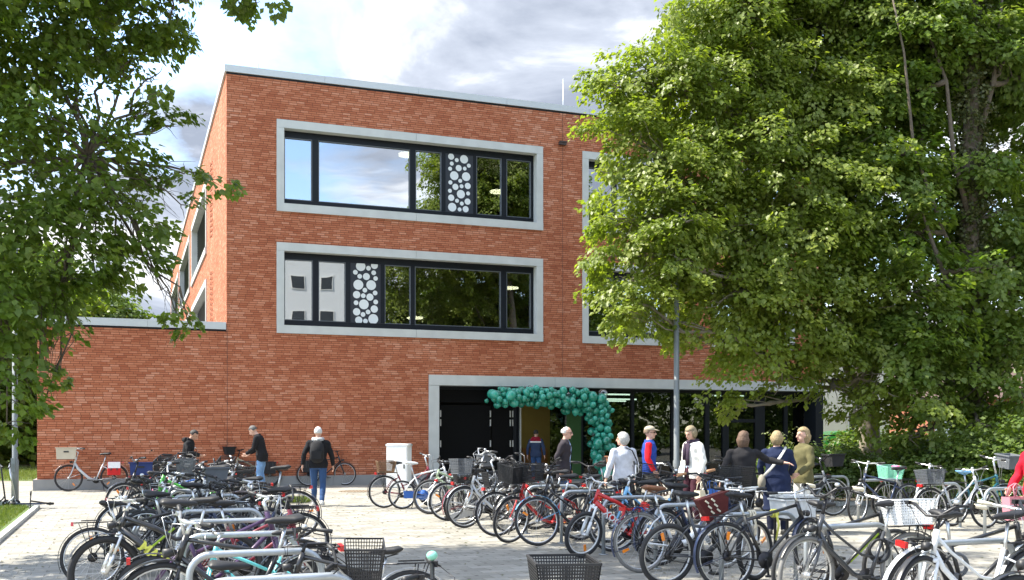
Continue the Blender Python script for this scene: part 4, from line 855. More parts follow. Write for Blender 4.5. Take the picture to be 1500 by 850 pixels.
def bike(label, style='trek', col='black', loc=(0, 0), ang=0., steer=0., lean=3., r=None, scale=1., tyre='black', rim='silver', guard=None, rack=True, fbasket=None, rbasket=None, bag=None, ccase=None,
         bar='flat', grip='black', saddle='black', lightF=True, fork=None, col2=None, bat=False, reflect=True, stand=True, saddleh=0., barh=0., letters=None, group='bikes parked on the square', crate_c=None, spokes=True, name=None, detail=True, bell=None, stripe=None):
    r = r or {'trek': .345, 'city': .345, 'mtb': .33, 'kid': .27, 'eb': .345}[style]
    X0, X1 = -.53-.02*(style == 'city'), .56; 
    t = thing('bicycle', label, 'bicycle', (loc[0], loc[1], 0), ang, group)
    KIDS = []
    leanM = Matrix.Rotation(R(lean), 4, 'X') @ Matrix.Scale(scale, 4)
    ax_r = Vector((X0, 0, r)); ax_f = Vector((X1, 0, r)); bb = Vector((-.09, 0, .285)); st = Vector((-.265, 0, .70+saddleh*.5)); sat = Vector((-.325, 0, .93+saddleh))
    ht = Vector((.375, 0, .86)); hb = Vector((.425, 0, .70)); hax = (ht-hb).normalized(); stem = ht+hax*(.10+barh)
    SM = Matrix.Translation(hb) @ Matrix.Rotation(R(steer), 4, hax) @ Matrix.Translation(-hb)
    def part(nm, key, fn, mats, parent=t, M=None):
        o = link(nm, cm(key, fn, mats), parent)
        if M is not None: o.matrix_basis = M
        if parent == t: KIDS.append(o)
        return o
    fc = paint(col); f2 = paint(col2) if col2 else fc
    seatc = plas(saddle); gm = plas(grip)
    # frame
    def fr(b):
        T = .017 if style != 'mtb' else .021
        if style in ('city', 'eb'):
            T2 = .032 if style == 'eb' else .021
            b.tube([hb+hax*.03, hb+Vector((-.09, 0, -.12)), bb+Vector((.17, 0, .05)), bb+Vector((.03, 0, .0))], [T2, T2, T2*1.1, T2], 10)
            if style == 'city': b.tube([ht-hax*.03, ht+Vector((-.12, 0, -.16)), Vector((-.02, 0, .50)), Vector((-.165, 0, .47))], .013, 8)
        elif style == 'kid':
            b.tube([hb+hax*.02, hb+Vector((-.2, 0, -.18)), bb], .021, 8); b.tube([ht-hax*.05, Vector((.05, 0, .66)), Vector((-.2, 0, .54))], .017, 8)
        elif style == 'mtb':
            b.tube([hb+hax*.02, bb+Vector((.05, 0, .04))], [.034, .030], 10); b.tube([ht-hax*.04, Vector((.10, 0, .70)), Vector((-.06, 0, .60)), Vector((-.22, 0, .62))], [.026, .024, .022, .018], 10)
            b.tube([bb+Vector((.12, 0, .14)), Vector((-.0, 0, .62))], .02, 8)
        else:
            b.tube([hb+hax*.02, bb], .019, 10); b.tube([ht-hax*.02, st], T, 10)
        b.tube([hb-hax*.01, ht+hax*.01], .024, 10)
        b.tube([bb, st], [.02, .017], 10)
        for sy in (-1, 1):
            e = ax_r+Vector((0, sy*.065, 0))
            b.tube([bb+Vector((-.03, sy*.035, 0)), Vector((X0+.3, sy*.05, .30)), e], .010, 6); b.tube([st+Vector((.01, sy*.012, -.06)), Vector((X0+.15, sy*.05, r+.22)), e], .009, 6)
        b.tube([bb-Vector((0, .04, 0)), bb+Vector((0, .04, 0))], .026, 10)
    part('frame', ('frame', style, col, r, saddleh), fr, fc)
    if style == 'mtb':
        def shock(b):
            b.tube([Vector((-.02, 0, .42)), Vector((-.12, 0, .60))], .018, 8, 0)
            for i in range(6): b.torus(Vector((-.02, 0, .42)).lerp(Vector((-.12, 0, .60)), .15+.13*i), (-.1, 0, .18), .026, .006, 10, 4, 0)
        part('shock_absorber', ('shock', col), shock, ALU)
    if bat:
        part('battery', ('battery', style, bat), lambda b: b.bar(bb+Vector((.10, 0, .10)), hb+Vector((-.08, 0, -.05)), .075, .07, up=(0, 1, 0)), plas('black'))
        part('motor', ('motor',), lambda b: b.ball(bb+Vector((.03, 0, -.01)), (.10, .055, .08), 14, 8), PLAST)
    part('seat_post', ('post', saddleh), lambda b: b.tube([st-Vector((0, 0, .04)), sat-Vector((0, 0, .03))], .0135, 8), ALU)
    def sad(b):
        prof = [(-.135, .075, .012), (-.11, .088, .03), (-.05, .078, .034), (.02, .042, .03), (.09, .024, .026), (.14, .017, .016), (.15, .008, .008)]
        b.tube([sat+Vector((x, 0, .028-.012*(x > .0)*x*6+.012*(x < -.1))) for x, w_, h in prof], [(w_, h) for x, w_, h in prof], 12, ref=(0, 1, 0))
        for sy in (-1, 1): b.tube([sat+Vector((-.1, sy*.03, 0)), sat+Vector((0, sy*.022, -.025)), sat+Vector((.1, sy*.008, .01))], .004, 5)
    part('saddle', ('saddle', saddle, saddleh), sad, seatc)
    # wheels
    rm = ALU if rim == 'silver' else BLKA if rim == 'black' else paint(rim)
    tm = {'black': RUB, 'grey': GREYRUB, 'cream': CREAMRUB}[tyre]; tw = .021 if style in ('trek', 'city', 'eb') else .028
    for c, front in ((ax_f, True), (ax_r, False)):
        M = Matrix.Translation(c)
        if front: M = SM @ M
        def sp__(b):
            b.tube([(0, -.045, 0), (0, .045, 0)], [.022, .022], 10); b.tube([(0, -.02, 0), (0, .02, 0)], .03, 10)
            n_ = 20
            for i in range(n_):
                a = 2*PI*i/n_; a2 = a+(.28 if i % 2 else -.28); y = .028 if i % 4 < 2 else -.028
                b.tube([(.025*math.cos(a2), y, .025*math.sin(a2)), ((r-tw*1.6)*math.cos(a), 0, (r-tw*1.6)*math.sin(a))], .0014, 3, 0, False)
        wh = part('wheel', ('wheel', r, tw), sp__, STEEL, M=M)
        part('tyre', ('tyre', r, tyre, tw), lambda b: b.torus((0, 0, 0), (0, 1, 0), r-tw, tw, 36, 8), tm, wh)
        part('rim', ('rim', r, rim, tw), lambda b: b.torus((0, 0, 0), (0, 1, 0), r-tw*2.05, .010, 36, 6, ry=.012), rm, wh)
        if reflect and detail and (int(abs(loc[0]*13+loc[1]*5)) % 3 == 0 or reflect == 2):
            a_ = {True: .9, False: 2.3}[front]+loc[1]*1.7
            part('reflector', ('refl', round(a_, 2), r), lambda b: b.box((.6*r*math.cos(a_), .0, .6*r*math.sin(a_)), (.085, .014, .032), 0, Matrix.Rotation(-a_+PI/2*0, 3, 'Y')), ORNG, wh)
        if not front:
            part('sprocket', ('sprocket',), lambda b: (b.tube([(0, -.05, 0), (0, -.034, 0)], [.03, .055], 14), b.tube([(0, -.034, 0), (0, -.030, 0)], .055, 14)), BLKA, wh)
        if guard:
            gc = paint(guard)
            def mg(b):
                a0, a1 = (R(-12), R(140)) if not front else (R(28), R(168))
                if not front: a0, a1 = R(40), R(205)
                b.torus((0, 0, 0), (0, -1, 0), r+.018, .004, 20, 8, 0, a0, a1, ry=.026, start=(1, 0, 0))
                for a in (a1-.15,):
                    for sy in (-1, 1): b.tube([((r+.018)*math.cos(a), sy*.02, (r+.018)*math.sin(a)), (0, sy*.055, 0)], .003, 4)
            part('mudguard', ('mudguard', r, guard, front), mg, gc, M=M)
    fkm = paint(fork) if fork else (ALU if style == 'mtb' else fc)
    def fk(b):
        for sy in (-1, 1):
            e = ax_f+Vector((0, sy*.052, 0)); k_ = hb+Vector((.012, sy*.05, -.06))
            if style == 'mtb': b.tube([k_+hax*.03, k_.lerp(e, .55)], .015, 8); b.tube([k_.lerp(e, .5), e], .021, 8)
            else: b.tube([k_, k_.lerp(e, .55)+Vector((-.012, 0, 0)), e], [.013, .012, .009], 7)
        b.tube([hb+Vector((.012, -.055, -.055)), hb+Vector((.012, .055, -.055))], .017, 8); b.tube([hb, hb+Vector((.01, 0, -.06))], .019, 8)
    part('fork', ('fork', style, fork or col, r), fk, fkm, M=SM)
    # handlebar, grips, levers, cables
    if bar == 'flat': hp = [(0, -.31, .03), (-.03, -.18, .015), (.02, -.05, 0), (.02, .05, 0), (-.03, .18, .015), (0, .31, .03)]; hp = [(-.05+x*0-.035*(abs(y) > .2), y, z) for x, y, z in hp]; hp[2] = (.0, -.05, 0); hp[3] = (.0, .05, 0)
    elif bar == 'swept': hp = [(-.20, -.28, .07), (-.10, -.265, .085), (-.01, -.17, .08), (.02, -.05, .0), (.02, .05, .0), (-.01, .17, .08), (-.10, .265, .085), (-.20, .28, .07)]
    else: hp = [(-.06, -.33, .075), (-.02, -.2, .07), (.0, -.07, .0), (.0, .07, .0), (-.02, .2, .07), (-.06, .33, .075)]
    hp = [stem+Vector((.06, 0, .02))+Vector(p) for p in hp]
    def hbar(b):
        b.tube(hp, .0115, 8); b.tube([ht, stem], .016, 8); b.tube([stem, stem+Vector((.06, 0, .02))], .016, 8)
        for sy in (0, -1):
            e = hp[sy]; q = hp[1 if sy == 0 else -2]; d = (q-e).normalized(); a = e+d*.13
            b.box(a+Vector((.012, 0, -.005)), (.035, .03, .028)); b.tube([a+Vector((.02, 0, -.008)), e+d*.09+Vector((.05, 0, -.025)), e+d*.0+Vector((.045, 0, -.035))], [.006, .005, .005], 5)
        for sy in (-1, 1):
            b.tube([hp[1 if sy < 0 else -2]+Vector((.02, 0, 0)), stem+Vector((.17, sy*.10, .03)), stem+Vector((.16, sy*.03, -.10)), hb+Vector((.03, sy*.02, .02))], .0028, 4)
    hbo = part('handlebar', ('bar', bar, barh), hbar, BLKA if (len(label)+int(loc[1]*10)) % 3 else ALU, M=SM)
    for sy in (0, -1):
        e = hp[sy]; q = hp[1 if sy == 0 else -2]; d = (q-e).normalized()
        part('grip', ('grip', bar, barh, sy, grip), lambda b: b.tube([e-d*.012, e, e+d*.11], [.017, .018, .016], 9), gm, hbo)
    if bell: part('bell', ('bellc', bell), lambda b: b.ball(hp[-2]+Vector((0, 0, .04)), (.03, .028, .025), 14, 8), paint(bell), hbo)
    elif detail and (int(loc[1]*7) % 3 == 0): part('bell', ('bell', bar, barh), lambda b: b.ball(hp[-3]+Vector((0, 0, .03)), (.026, .026, .02), 10, 6), ALU, hbo)
    # crank
    def crank(b):
        b.tube([bb-Vector((0, .05, 0)), bb-Vector((0, .056, 0))], .088, 22); b.tube([bb-Vector((0, .075, 0)), bb+Vector((0, .075, 0))], .012, 8)
        a = .5+loc[1]
        for sy, s_ in ((-1, 1), (1, -1)): b.bar(bb+Vector((0, sy*.078, 0)), bb+Vector((s_*.16*math.cos(a), sy*.082, s_*.16*math.sin(a))), .022, .014)
        for s_ in (-1, 1): b.bar(bb+Vector((0, -.053, s_*.085)), Vector((X0, -.053, r+s_*.05)), .006, .008)
    co = part('crankset', ('crank', round(loc[1], 1), r), crank, BLKA)
    a = .5+loc[1]
    for sy, s_ in ((-1, 1), (1, -1)): part('pedal', ('pedal', round(loc[1], 1), sy), lambda b: b.box(bb+Vector((s_*.16*math.cos(a), sy*.135, s_*.16*math.sin(a))), (.095, .085, .022)), PLAST, co)
    if ccase: part('chain_case', ('ccase', ccase, r), lambda b: (b.bar(bb+Vector((.08, -.062, .0)), Vector((X0+.02, -.062, r)), .15, .022, up=(0, 1, 0)), b.tube([bb+Vector((0, -.052, 0)), bb+Vector((0, -.074, 0))], .11, 18)), plas(ccase))
    rz = 2*r+.055
    if rack:
        def rk(b):
            for sy in (-1, 1):
                b.tube([(X0+.24, sy*.05, rz), (X0-.17, sy*.06, rz), (X0-.19, sy*.05, rz)], .006, 6); b.tube([(X0-.06, sy*.06, rz), (X0, sy*.075, r)], .006, 6); b.tube([(X0-.15, sy*.06, rz), (X0, sy*.075, r)], .005, 6)
            b.tube([(X0-.19, -.05, rz), (X0-.20, 0, rz), (X0-.19, .05, rz)], .006, 6); b.tube([(X0+.24, 0, rz), (X0-.18, 0, rz)], .005, 6)
            for x in (.2, .08, -.04, -.15): b.tube([(X0+x, -.056, rz), (X0+x, .056, rz)], .005, 6)
            b.bar((X0+.10, 0, rz+.022), (X0-.12, 0, rz+.022), .05, .012)
            b.tube([(X0+.24, 0, rz), st+Vector((-.01, 0, .03))], .006, 6)
        part('luggage_rack', ('rack', r, rack), rk, BLKA if rack != 'silver' else ALU)
        part('tail_light', ('tail', r), lambda b: b.box((X0-.215, 0, rz-.015), (.03, .11, .045)), REDL)
    elif guard: part('tail_light', ('tailg', r), lambda b: b.box((X0-r*.62, 0, r*1.75+.03), (.03, .05, .05)), REDL)
    if lightF: part('headlight', ('headl',), lambda b: b.tube([hb+Vector((.02, 0, .05)), hb+Vector((.055, 0, .055)), hb+Vector((.11, 0, .05))], [.018, .03, .034], 10), PLAST, M=SM).name = 'headlight'
    if stand: part('kickstand', ('stand', r), lambda b: b.tube([(X0+.30, .06, .28), (X0+.24, .19, .012)], [.010, .008], 6), BLKA)
    fbz = ht.z+.04+barh*.6
    def basket(nm, kind, cx, cz, M, big):
        sx, sy, sz = (.28, .36, .24) if big else (.38, .30, .22)
        if kind.startswith('wire'): c = kind[4:] or 'black'; part(nm, ('wb', kind, cx, cz), lambda b: wire_basket(b, (cx, 0, cz), sx, sy, sz, 14, 14, 9), plas(c), M=M)
        elif kind.startswith('mesh'): c = kind[4:] or 'black'; part(nm, ('mb', kind, cx, cz), lambda b: wire_basket(b, (cx, 0, cz), sx, sy, sz, 22, 22, 14, .0026), plas(c), M=M)
        elif kind.startswith('box'):
            c = kind[3:]; sx, sz, cz = (.44, .27, cz-.08) if big else (sx, sz, cz)
            part(nm, ('bx', kind, cx, cz), lambda b: (open_box(b, (cx, 0, cz), sx+.04, sy, sz+.03, taper=.93), b.box((cx, -sy/2-.003, cz+sz*.7), (.12, .008, .035), 1), b.box((cx, sy/2+.003, cz+sz*.7), (.12, .008, .035), 1)), [plas(c), PLAST], M=M)
        elif kind.startswith('soft'): c = kind[4:]; part(nm, ('sf', kind, cx, cz), lambda b: open_box(b, (cx, 0, cz), sx+.02, sy, sz, taper=.72), mat('cloth_'+c, PAINTS[c], .95, var=.2, bump=.2), M=M)
    if fbasket: basket('front_basket', fbasket, .62, fbz-.02, SM, True)
    if rbasket: basket('rear_basket', rbasket, X0+.02, rz+.02, None, False)
    if bag:
        for c, sy, z in bag:
            def pn(b):
                b.prism([(X0-.16, sy*.08), (X0+.16, sy*.08), (X0+.15, sy*.20), (X0-.15, sy*.20)][::(1 if sy < 0 else -1)], rz-.34, rz-.02); b.box((X0, sy*.14, rz-.01), (.33, .135, .03)); c == 'red' and b.box((X0, sy*.145, rz-.08), (.30, .138, .16), 2); b.box((X0-.07, sy*.205, rz-.12), (.03, .012, .2), 1); b.box((X0+.07, sy*.205, rz-.12), (.03, .012, .2), 1)
            part('pannier', ('pannier', c, sy, r), pn, [mat('cloth_'+c, PAINTS[c], .85, var=.15, bump=.15), PLAST, mat('white_cloth', (.72, .72, .74), .9, var=.1, bump=.2)])
    if stripe: part('stripe', ('stripe', stripe), lambda b: b.tube([hb.lerp(bb, .12), hb.lerp(bb, .75)], [.0205, .0205], 10), paint(stripe))
    if style != 'kid' and detail and int(abs(loc[0]*31+loc[1]*17)) % 4 == 0:
        lk = ('black', 'celeste', 'black', 'blue', 'grey')[int(abs(loc[1]*9)) % 5]
        part('cable_lock', ('lock', lk), lambda b: (b.torus(Vector((-.20, 0, .53)), (.25, 1, .1), .10, .011, 22, 6), b.torus(Vector((-.19, .01, .55)), (.1, 1, -.2), .085, .011, 22, 6), b.box((-.22, -.03, .44), (.03, .03, .07))), plas(lk))
    if letters:
        s_, sz, cc = letters; lm = plas(cc)
        a_, b_ = hb.lerp(bb, .28), hb.lerp(bb, .82); d = (b_-a_).normalized(); mid = (a_+b_)/2
        for sy in (-1, 1):
            xd = d if (sy < 0) == (d.x > 0) else -d
            xd = Vector((-1, 0, 0)) if False else xd
            zd = Vector((0, sy, 0)); yd = zd.cross(xd)
            M = Matrix((xd, yd, zd)).transposed().to_4x4(); M.translation = mid+Vector((0, sy*.0345, 0))
            KIDS.append(text('lettering', s_, sz, lm, t, M, .0015))
    for ch in [o for o in COL.objects if o.parent == t] if False else KIDS: ch.matrix_basis = leanM @ ch.matrix_basis
    return t
# hoops
def hoop_mesh():
    b = MB(); h, w_, c = .74, .92, .15; pts = [Vector((-w_/2, 0, 0)), Vector((-w_/2, 0, h-c))]
    pts += [Vector((-w_/2+c-c*math.cos(a), 0, h-c+c*math.sin(a))) for a in [PI/2*i/6 for i in range(1, 7)]]
    pts += [Vector((w_/2-c+c*math.sin(a), 0, h-c+c*math.cos(a))) for a in [PI/2*i/6 for i in range(0, 7)]]+[Vector((w_/2, 0, 0))]
    b.tube(pts, .025, 12)
    return b.mesh('bike_hoop', GALV)
def foot_mesh():
    b = MB(); b.tube([(0, 0, 0), (0, 0, .008)], .065, 14)
    return b.mesh('foot_plate', GALV)
HM, FM = hoop_mesh(), foot_mesh()
ORD = ['nearest', 'second', 'third', 'fourth', 'fifth', 'sixth', 'seventh', 'eighth', 'ninth', 'tenth', 'eleventh', 'twelfth', 'thirteenth', 'fourteenth']
def hoop(p, lab):
    o = link('bike_hoop', HM, None, (p.x, p.y, 0), UA+random.uniform(-.02, .02)); tag(o, lab, 'bike stand', 'steel hoops for locking bikes')
    for s_ in (-.46, .46): link('foot_plate', FM, o, (s_, 0, 0))
    return o
def LH(k): return Vector((-1.36-.46*k, 6.0+1.3*k, 0))
def RH(k): return Vector((3.14-.486*k, 7.85+1.38*k, 0))+U*.46
def RH2(k): return Vector((6.16-.486*k, 18.2+1.38*k, 0))+U*.46
for k in range(0, 13): hoop(LH(k), 'galvanised hoop, '+ORD[k]+' from the front in the left bike row')
for k in range(-1, 11): hoop(RH(k), 'galvanised hoop, '+ORD[k+1]+' from the front in the right bike row')
for k in range(-3, 2): hoop(RH2(k), 'galvanised hoop, '+ORD[k+3]+' from the front in the far right row by the shrubs')
rg = random.Random(17)
USED = set()
def park(H, k, side, slide, dr, label, da=0., **kw):
    """beside hoop k: side -1 nearer, +1 farther; slide along the hoop; dr +1 front wheel to the right"""
    p = H(k)+U*slide+V*(side*.24+rg.uniform(-.03, .03))
    kw.setdefault('lean', dr*side*rg.uniform(3, 7))
    kw.setdefault('steer', rg.uniform(-22, 22))
    return bike(label, loc=(p.x, p.y), ang=UA+(PI if dr < 0 else 0)+R(da)+rg.uniform(-.06, .06), **kw)
GL_, GR_, G2_ = 'bikes in the left hoop row', 'bikes in the right hoop row', 'bikes in the far right row'
# ---- left row
def PL_(k, side, slide, dr, label, **kw): return park(LH, k, side, slide, dr, label, group=GL_, **kw)
def PR_(k, side, slide, dr, label, **kw): return park(RH, k, side, slide, dr, label, group=GR_, **kw)
def P2_(k, side, slide, dr, label, **kw): return park(RH2, k, side, slide, dr, label, group=G2_, **kw)
PL_(-1, -1, .12, 1, 'black bike cut by the bottom edge with a mint bell on its silver handlebar', style='trek', col='black', bar='riser', lightF=False, steer=-25, grip='black', bell='mint', scale=.93)
#PL_(-1, 1, -.45, 1, 'dark mountain bike in front of the nearest left hoop with a wide black handlebar', style='mtb', col='black', bar='flat', guard=None, rack=None, lightF=False, steer=12)
PL_(1, -1, .62, -1, 'bike with silver mudguards and a rear rack, nearest in the left row', style='trek', col='black', guard='silver', rim='silver', bar='swept', scale=.86, saddleh=-.10)
PL_(0, 1, .0, 1, 'black bike with a wire front basket at the nearest left hoop', style='city', col='black', guard='black', fbasket='wireblack', bar='riser', steer=-10, barh=-.06, scale=.85)
PL_(1, 1, -.1, -1, 'black trekking bike at the second left hoop', style='trek', col='black', guard='black', bar='flat')
PL_(2, -1, .10, -1, 'celeste blue bike behind the second hoop of the left row', style='kid', col='celeste', rack=None, bar='flat', rim='black', scale=.80)
PL_(2, 1, -.15, 1, 'dark purple bike with pale rims at the third left hoop', style='kid', col='purple', rack=None, guard='black', bar='flat', scale=1.05)
PL_(3, -1, -.55, -1, 'black bike with neon yellow letters on its down tube, front wheel out to the left', style='mtb', col='black', guard='black', rack=None, letters=('MAX', .13, 'yellow'), steer=18, rim='black', tyre='black', bar='flat')
PL_(3, 1, .25, 1, 'maroon children bike with white mudguards inside the left row', style='kid', col='maroon', guard='white', rack=None, bar='riser', scale=.95)
PL_(4, -1, -.80, 1, 'black bike with a lime stripe and rear rack, rear wheel farthest out left', style='trek', col='black', stripe='lime', guard='black', scale=.90, rim='silver', steer=-10)
PL_(4, 1, .35, -1, 'navy city bike at the fifth hoop of the left row', style='city', col='navy', guard='navy', bar='swept')
PL_(5, -1, -.2, -1, 'dark grey trekking bike at the sixth hoop of the left row, front to the left', style='trek', col='anthracite', guard='black', bar='flat')
PL_(5, 1, .1, 1, 'black mountain bike between the sixth and seventh left hoops', style='mtb', col='black', rack=None, lightF=False, bar='flat')
PL_(6, -1, -.5, 1, 'black bike under a wrinkled grey rain cover on its handlebar', style='city', col='black', guard='black', fbasket='softgrey', bar='riser')
PL_(6, 1, .3, -1, 'white bike in the middle of the left row', style='city', col='white', guard='white', bar='swept')
PL_(7, -1, .80, -1, 'tall black bike with a rear rack standing out on the right of the left row', style='trek', col='black', guard='black', saddleh=.06, rim='silver', scale=1.05)
PL_(7, 1, -.1, -1, 'bright green children bike in the left row', style='kid', col='green', guard=None, rack=None, bar='riser', scale=1.12)
PL_(8, -1, -.3, 1, 'silver bike at the ninth hoop of the left row', style='trek', col='silver', guard='black', bar='flat')
PL_(8, 1, .45, -1, 'grey bike with a black mesh front basket near the walking man', style='city', col='grey', guard='grey', fbasket='meshgrey', bar='riser', barh=.06)
PL_(9, -1, -.1, 1, 'blue bike at the tenth hoop of the left row', style='trek', col='blue', guard='black')
PL_(9, 1, .4, 1, 'black trekking bike at the tenth left hoop, front to the right', style='trek', col='black', guard='black')
PL_(10, -1, -.6, -1, 'black bike with raised handlebar before the man in the hooded top', style='city', col='black', guard='black', bar='riser', barh=.1)
PL_(10, 1, .35, 1, 'anthracite bike with white grips at the eleventh left hoop', style='trek', col='anthracite', grip='white', guard='black', bar='riser', barh=.05)
PL_(11, -1, -.35, 1, 'bike with a blue crate and a black pannier at the far left of the row', style='city', col='navy', guard='black', rim='silver', rbasket='boxcrateblue', bag=[('black', -1, 0), ('black', 1, 0)])
PL_(11, 1, .2, -1, 'white bike with a swept handlebar beside the man in the hooded top', style='city', col='white', guard='white', bar='swept', barh=.08)
PL_(12, -1, -.2, 1, 'brown bike at the far end of the left row', style='city', col='brown', guard='brown', bar='swept', barh=.1)
PL_(12, 1, .5, -1, 'black bike with a dark wrapped bag at the far end of the left row', style='trek', col='black', guard='black', bag=[('anthracite', -1, 0), ('anthracite', 1, 0)])
# ---- right row
PR_(-1, 1, -.25, -1, 'black city bike with a white marked saddle and wire rear basket, front right', style='city', col='black', guard='black', rbasket='meshblack', bar='swept', barh=.06)
PR_(-1, -1, .35, -1, 'maroon bike with burgundy grips in the lower right corner', style='trek', col='maroon', grip='maroon', guard='black', bar='riser', steer=-15)
PR_(0, -1, -.10, -1, 'white step-through bike with a white fork and black mudguards at the lower right', style='city', col='white', fork='white', saddle='black', guard='black', bar='swept', steer=16, rbasket=None, grip='cream')
PR_(0, 1, .25, 1, 'dark bike with white mudguards and a cream grip beside the second right hoop', style='trek', col='black', guard='white', bar='flat', grip='cream')
PR_(1, -1, -.05, -1, 'grey bike with a clear white plastic rear basket above a red tail light', style='city', col='anthracite', guard='black', rbasket='wirewhite', tyre='grey', bar='swept', grip='cream', steer=14, barh=.06)
PR_(1, 1, .15, 1, 'black sports bike with a lime stripe behind the third right hoop', style='trek', col='black', stripe='lime', rack=None, guard=None, lightF=False, scale=.98)
PR_(2, -1, -.02, 1, 'black bike with a tied rear rack and red tail light beside the yellow straps', style='trek', col='black', guard='navy', rim='silver')
PR_(2, 1, -.45, 1, 'fat tyred dark bike next to the white bike with the brown grips', style='mtb', col='anthracite', guard=None, rack=None, tyre='black', rim='silver')
PR_(3, -1, -.25, 1, 'white step-through bike with brown grips and a dark red cloth bag', style='eb', col='white', guard='navy', tyre='grey', grip='tan', bar='swept', barh=.08, steer=8, saddle='brown')
PR_(3, 1, .25, 1, 'navy bike with a cyan cable lock on its rear wheel', style='trek', col='navy', guard='navy')
PR_(4, -1, -.30, -1, 'red full suspension youth bike with white fork and white letters', style='mtb', col='red', fork='white', guard=None, rack=None, lightF=False, rim='white', r=.30, letters=('XOOM', .125, 'white'), steer=14, tyre='black', scale=1., lean=-5)
PR_(4, 1, .35, -1, 'pale blue bike right behind the red youth bike', style='city', col='lightblue', guard='black', bar='flat', rack=None)
PR_(5, -1, -.35, -1, 'black city bike with pale blue mudguards left of the red youth bike', style='city', col='black', guard='lightblue', rim='silver', bar='riser', fbasket='wireblack', barh=.05)
PR_(5, 1, -.6, -1, 'black city bike facing out with a wire front basket and red marks', style='city', col='red', guard='black', fbasket='meshblack', bar='riser', steer=20, barh=.05)
PR_(6, -1, -.5, 1, 'black bike with a pink frame lock at the eighth right hoop', style='city', col='black', guard='black', rbasket='wireblack', bar='riser', barh=.1)
PR_(6, 1, -.1, -1, 'grey trekking bike at the eighth right hoop, front to the left', style='trek', col='grey', guard='black', bar='riser', barh=.08)
PR_(7, -1, -.55, -1, 'silver bike with a wire front basket in front of the old man', style='city', col='silver', guard='silver', fbasket='wiregrey', bar='riser', barh=.05)
PR_(7, 1, -.45, 1, 'white bike with a pink light at the ninth right hoop', style='city', col='white', guard='maroon', rbasket='wireblack', bar='riser')
PR_(8, -1, -.45, 1, 'white and silver bike at the tenth right hoop', style='city', col='silver', guard='silver', bar='riser', barh=.12)
PR_(8, 1, .1, -1, 'black bike with very tall handlebar standing before the dark doors', style='city', col='black', guard='black', bar='swept', barh=.22)
PR_(9, -1, -.35, -1, 'sage green mountain bike with its front wheel turned out', style='mtb', col='sage', guard=None, rack=None, lightF=False, tyre='black', rim='silver', steer=-28, barh=.06, r=.345)
PR_(9, 1, .35, 1, 'dark bike with a tall saddle right before the black door', style='trek', col='black', guard='black', saddleh=.08, barh=.05)
PR_(10, -1, -.6, 1, 'white and blue bike with a blue chain case and orange reflector', style='trek', col='white', ccase='blue', rack=None, guard=None, r=.30, saddle='white')
PR_(10, 1, -.85, 1, 'dark bike with a brown wicker rear basket at the far left of the right row', style='city', col='maroon', guard='black', rbasket='wirewicker', bar='flat', barh=.12)
PR_(10, 1, .2, 1, 'grey bike with a grey covered basket near the white cabinet', style='city', col='grey', guard='grey', fbasket='softgrey', bar='riser')
# ---- bikes behind the right row, in front of the entrance glass
def free(px, gy, dr, label, da=0, **kw):
    Y = CH*F/(gy-HY); p = at(px, gy, Y); kw.setdefault('steer', rg.uniform(-20, 20)); kw.setdefault('lean', rg.choice((-4, 4)))
    return bike(label, loc=(p.x, p.y), ang=UA+(PI if dr < 0 else 0)+R(da), **kw)
GB = 'bikes behind the right row near the people'
free(900, 752, 1, 'black bike half hidden at the grey-shirted woman', style='trek', col='black', guard='black', group=GB)
free(940, 749, -1, 'brown bike with leather bag behind the red youth bike', style='city', col='brown', guard='black', fbasket='softbrown', bar='swept', group=GB)
free(985, 748, -1, 'black bike whose big front wheel shows left of the woman in the white jacket', style='trek', col='black', guard='black', rim='black', group=GB)
free(1045, 744, 1, 'black bike right of the woman in the white jacket', style='city', col='black', guard='black', bar='riser', group=GB, da=18)
free(1075, 738, 1, 'black cargo bike with a dark slanted rain hood behind the woman in black', style='eb', col='black', guard='black', bag=[('black', -1, 0), ('black', 1, 0)], bar='riser', barh=.1, group=GB, da=-10)
free(1165, 752, -1, 'dark city bike beside the woman in the olive jacket', style='city', col='black', guard='black', group=GB)
free(1115, 758, 1, 'bike with a white bell and yellow lamp behind the red cloth bag', style='city', col='silver', guard='silver', bar='swept', barh=.05, grip='pink', group=GB)
# ---- far right row
P2_(1, -1, -.60, 1, 'grey e-bike with a covered black front basket left of the light green tree', style='eb', col='grey', guard='white', fbasket='softblack', bat=True, bar='riser', barh=.1)
P2_(0, -1, -.10, -1, 'blue-grey bike with its front wheel toward us at the far right row', style='trek', col='navy', fork='silver', guard=None, tyre='black', bar='flat', barh=.08, steer=25)
P2_(0, 1, .9, 1, 'black bike with a shiny green wire rear basket', style='city', col='black', guard='black', rbasket='wiremint', saddle='pink', rack='silver')
P2_(-1, 1, 1.05, 1, 'teal diamond framed bike with a grey cloth front basket and red tail light', style='trek', col='teal', guard='silver', fbasket='softgrey', barh=.16, bar='flat', steer=-8, saddle='lightblue', saddleh=-.03)
P2_(-1, -1, .2, 1, 'silver bike with an empty wire rear basket in the far right row', style='city', col='silver', guard='silver', rbasket='wiregrey')
P2_(-2, -1, .9, -1, 'small wheeled bike with an orange reflector at the right', style='kid', col='anthracite', guard=None, rack=None, r=.24, reflect=2, steer=12)
P2_(-3, 1, 1.35, 1, 'dark bike with two grey panniers at the right edge', style='city', col='black', guard='black', bag=[('silver', -1, 0), ('silver', 1, 0)], bar='riser')
P2_(-2, 1, 1.9, 1, 'black bike cut by the right edge beside the person in red', style='trek', col='black', guard='black')
P2_(-3, -1, .2, -1, 'black bike with a low mesh rear basket in front of the small wheeled one', style='city', col='black', guard='black', rbasket='meshblack', bar='swept')
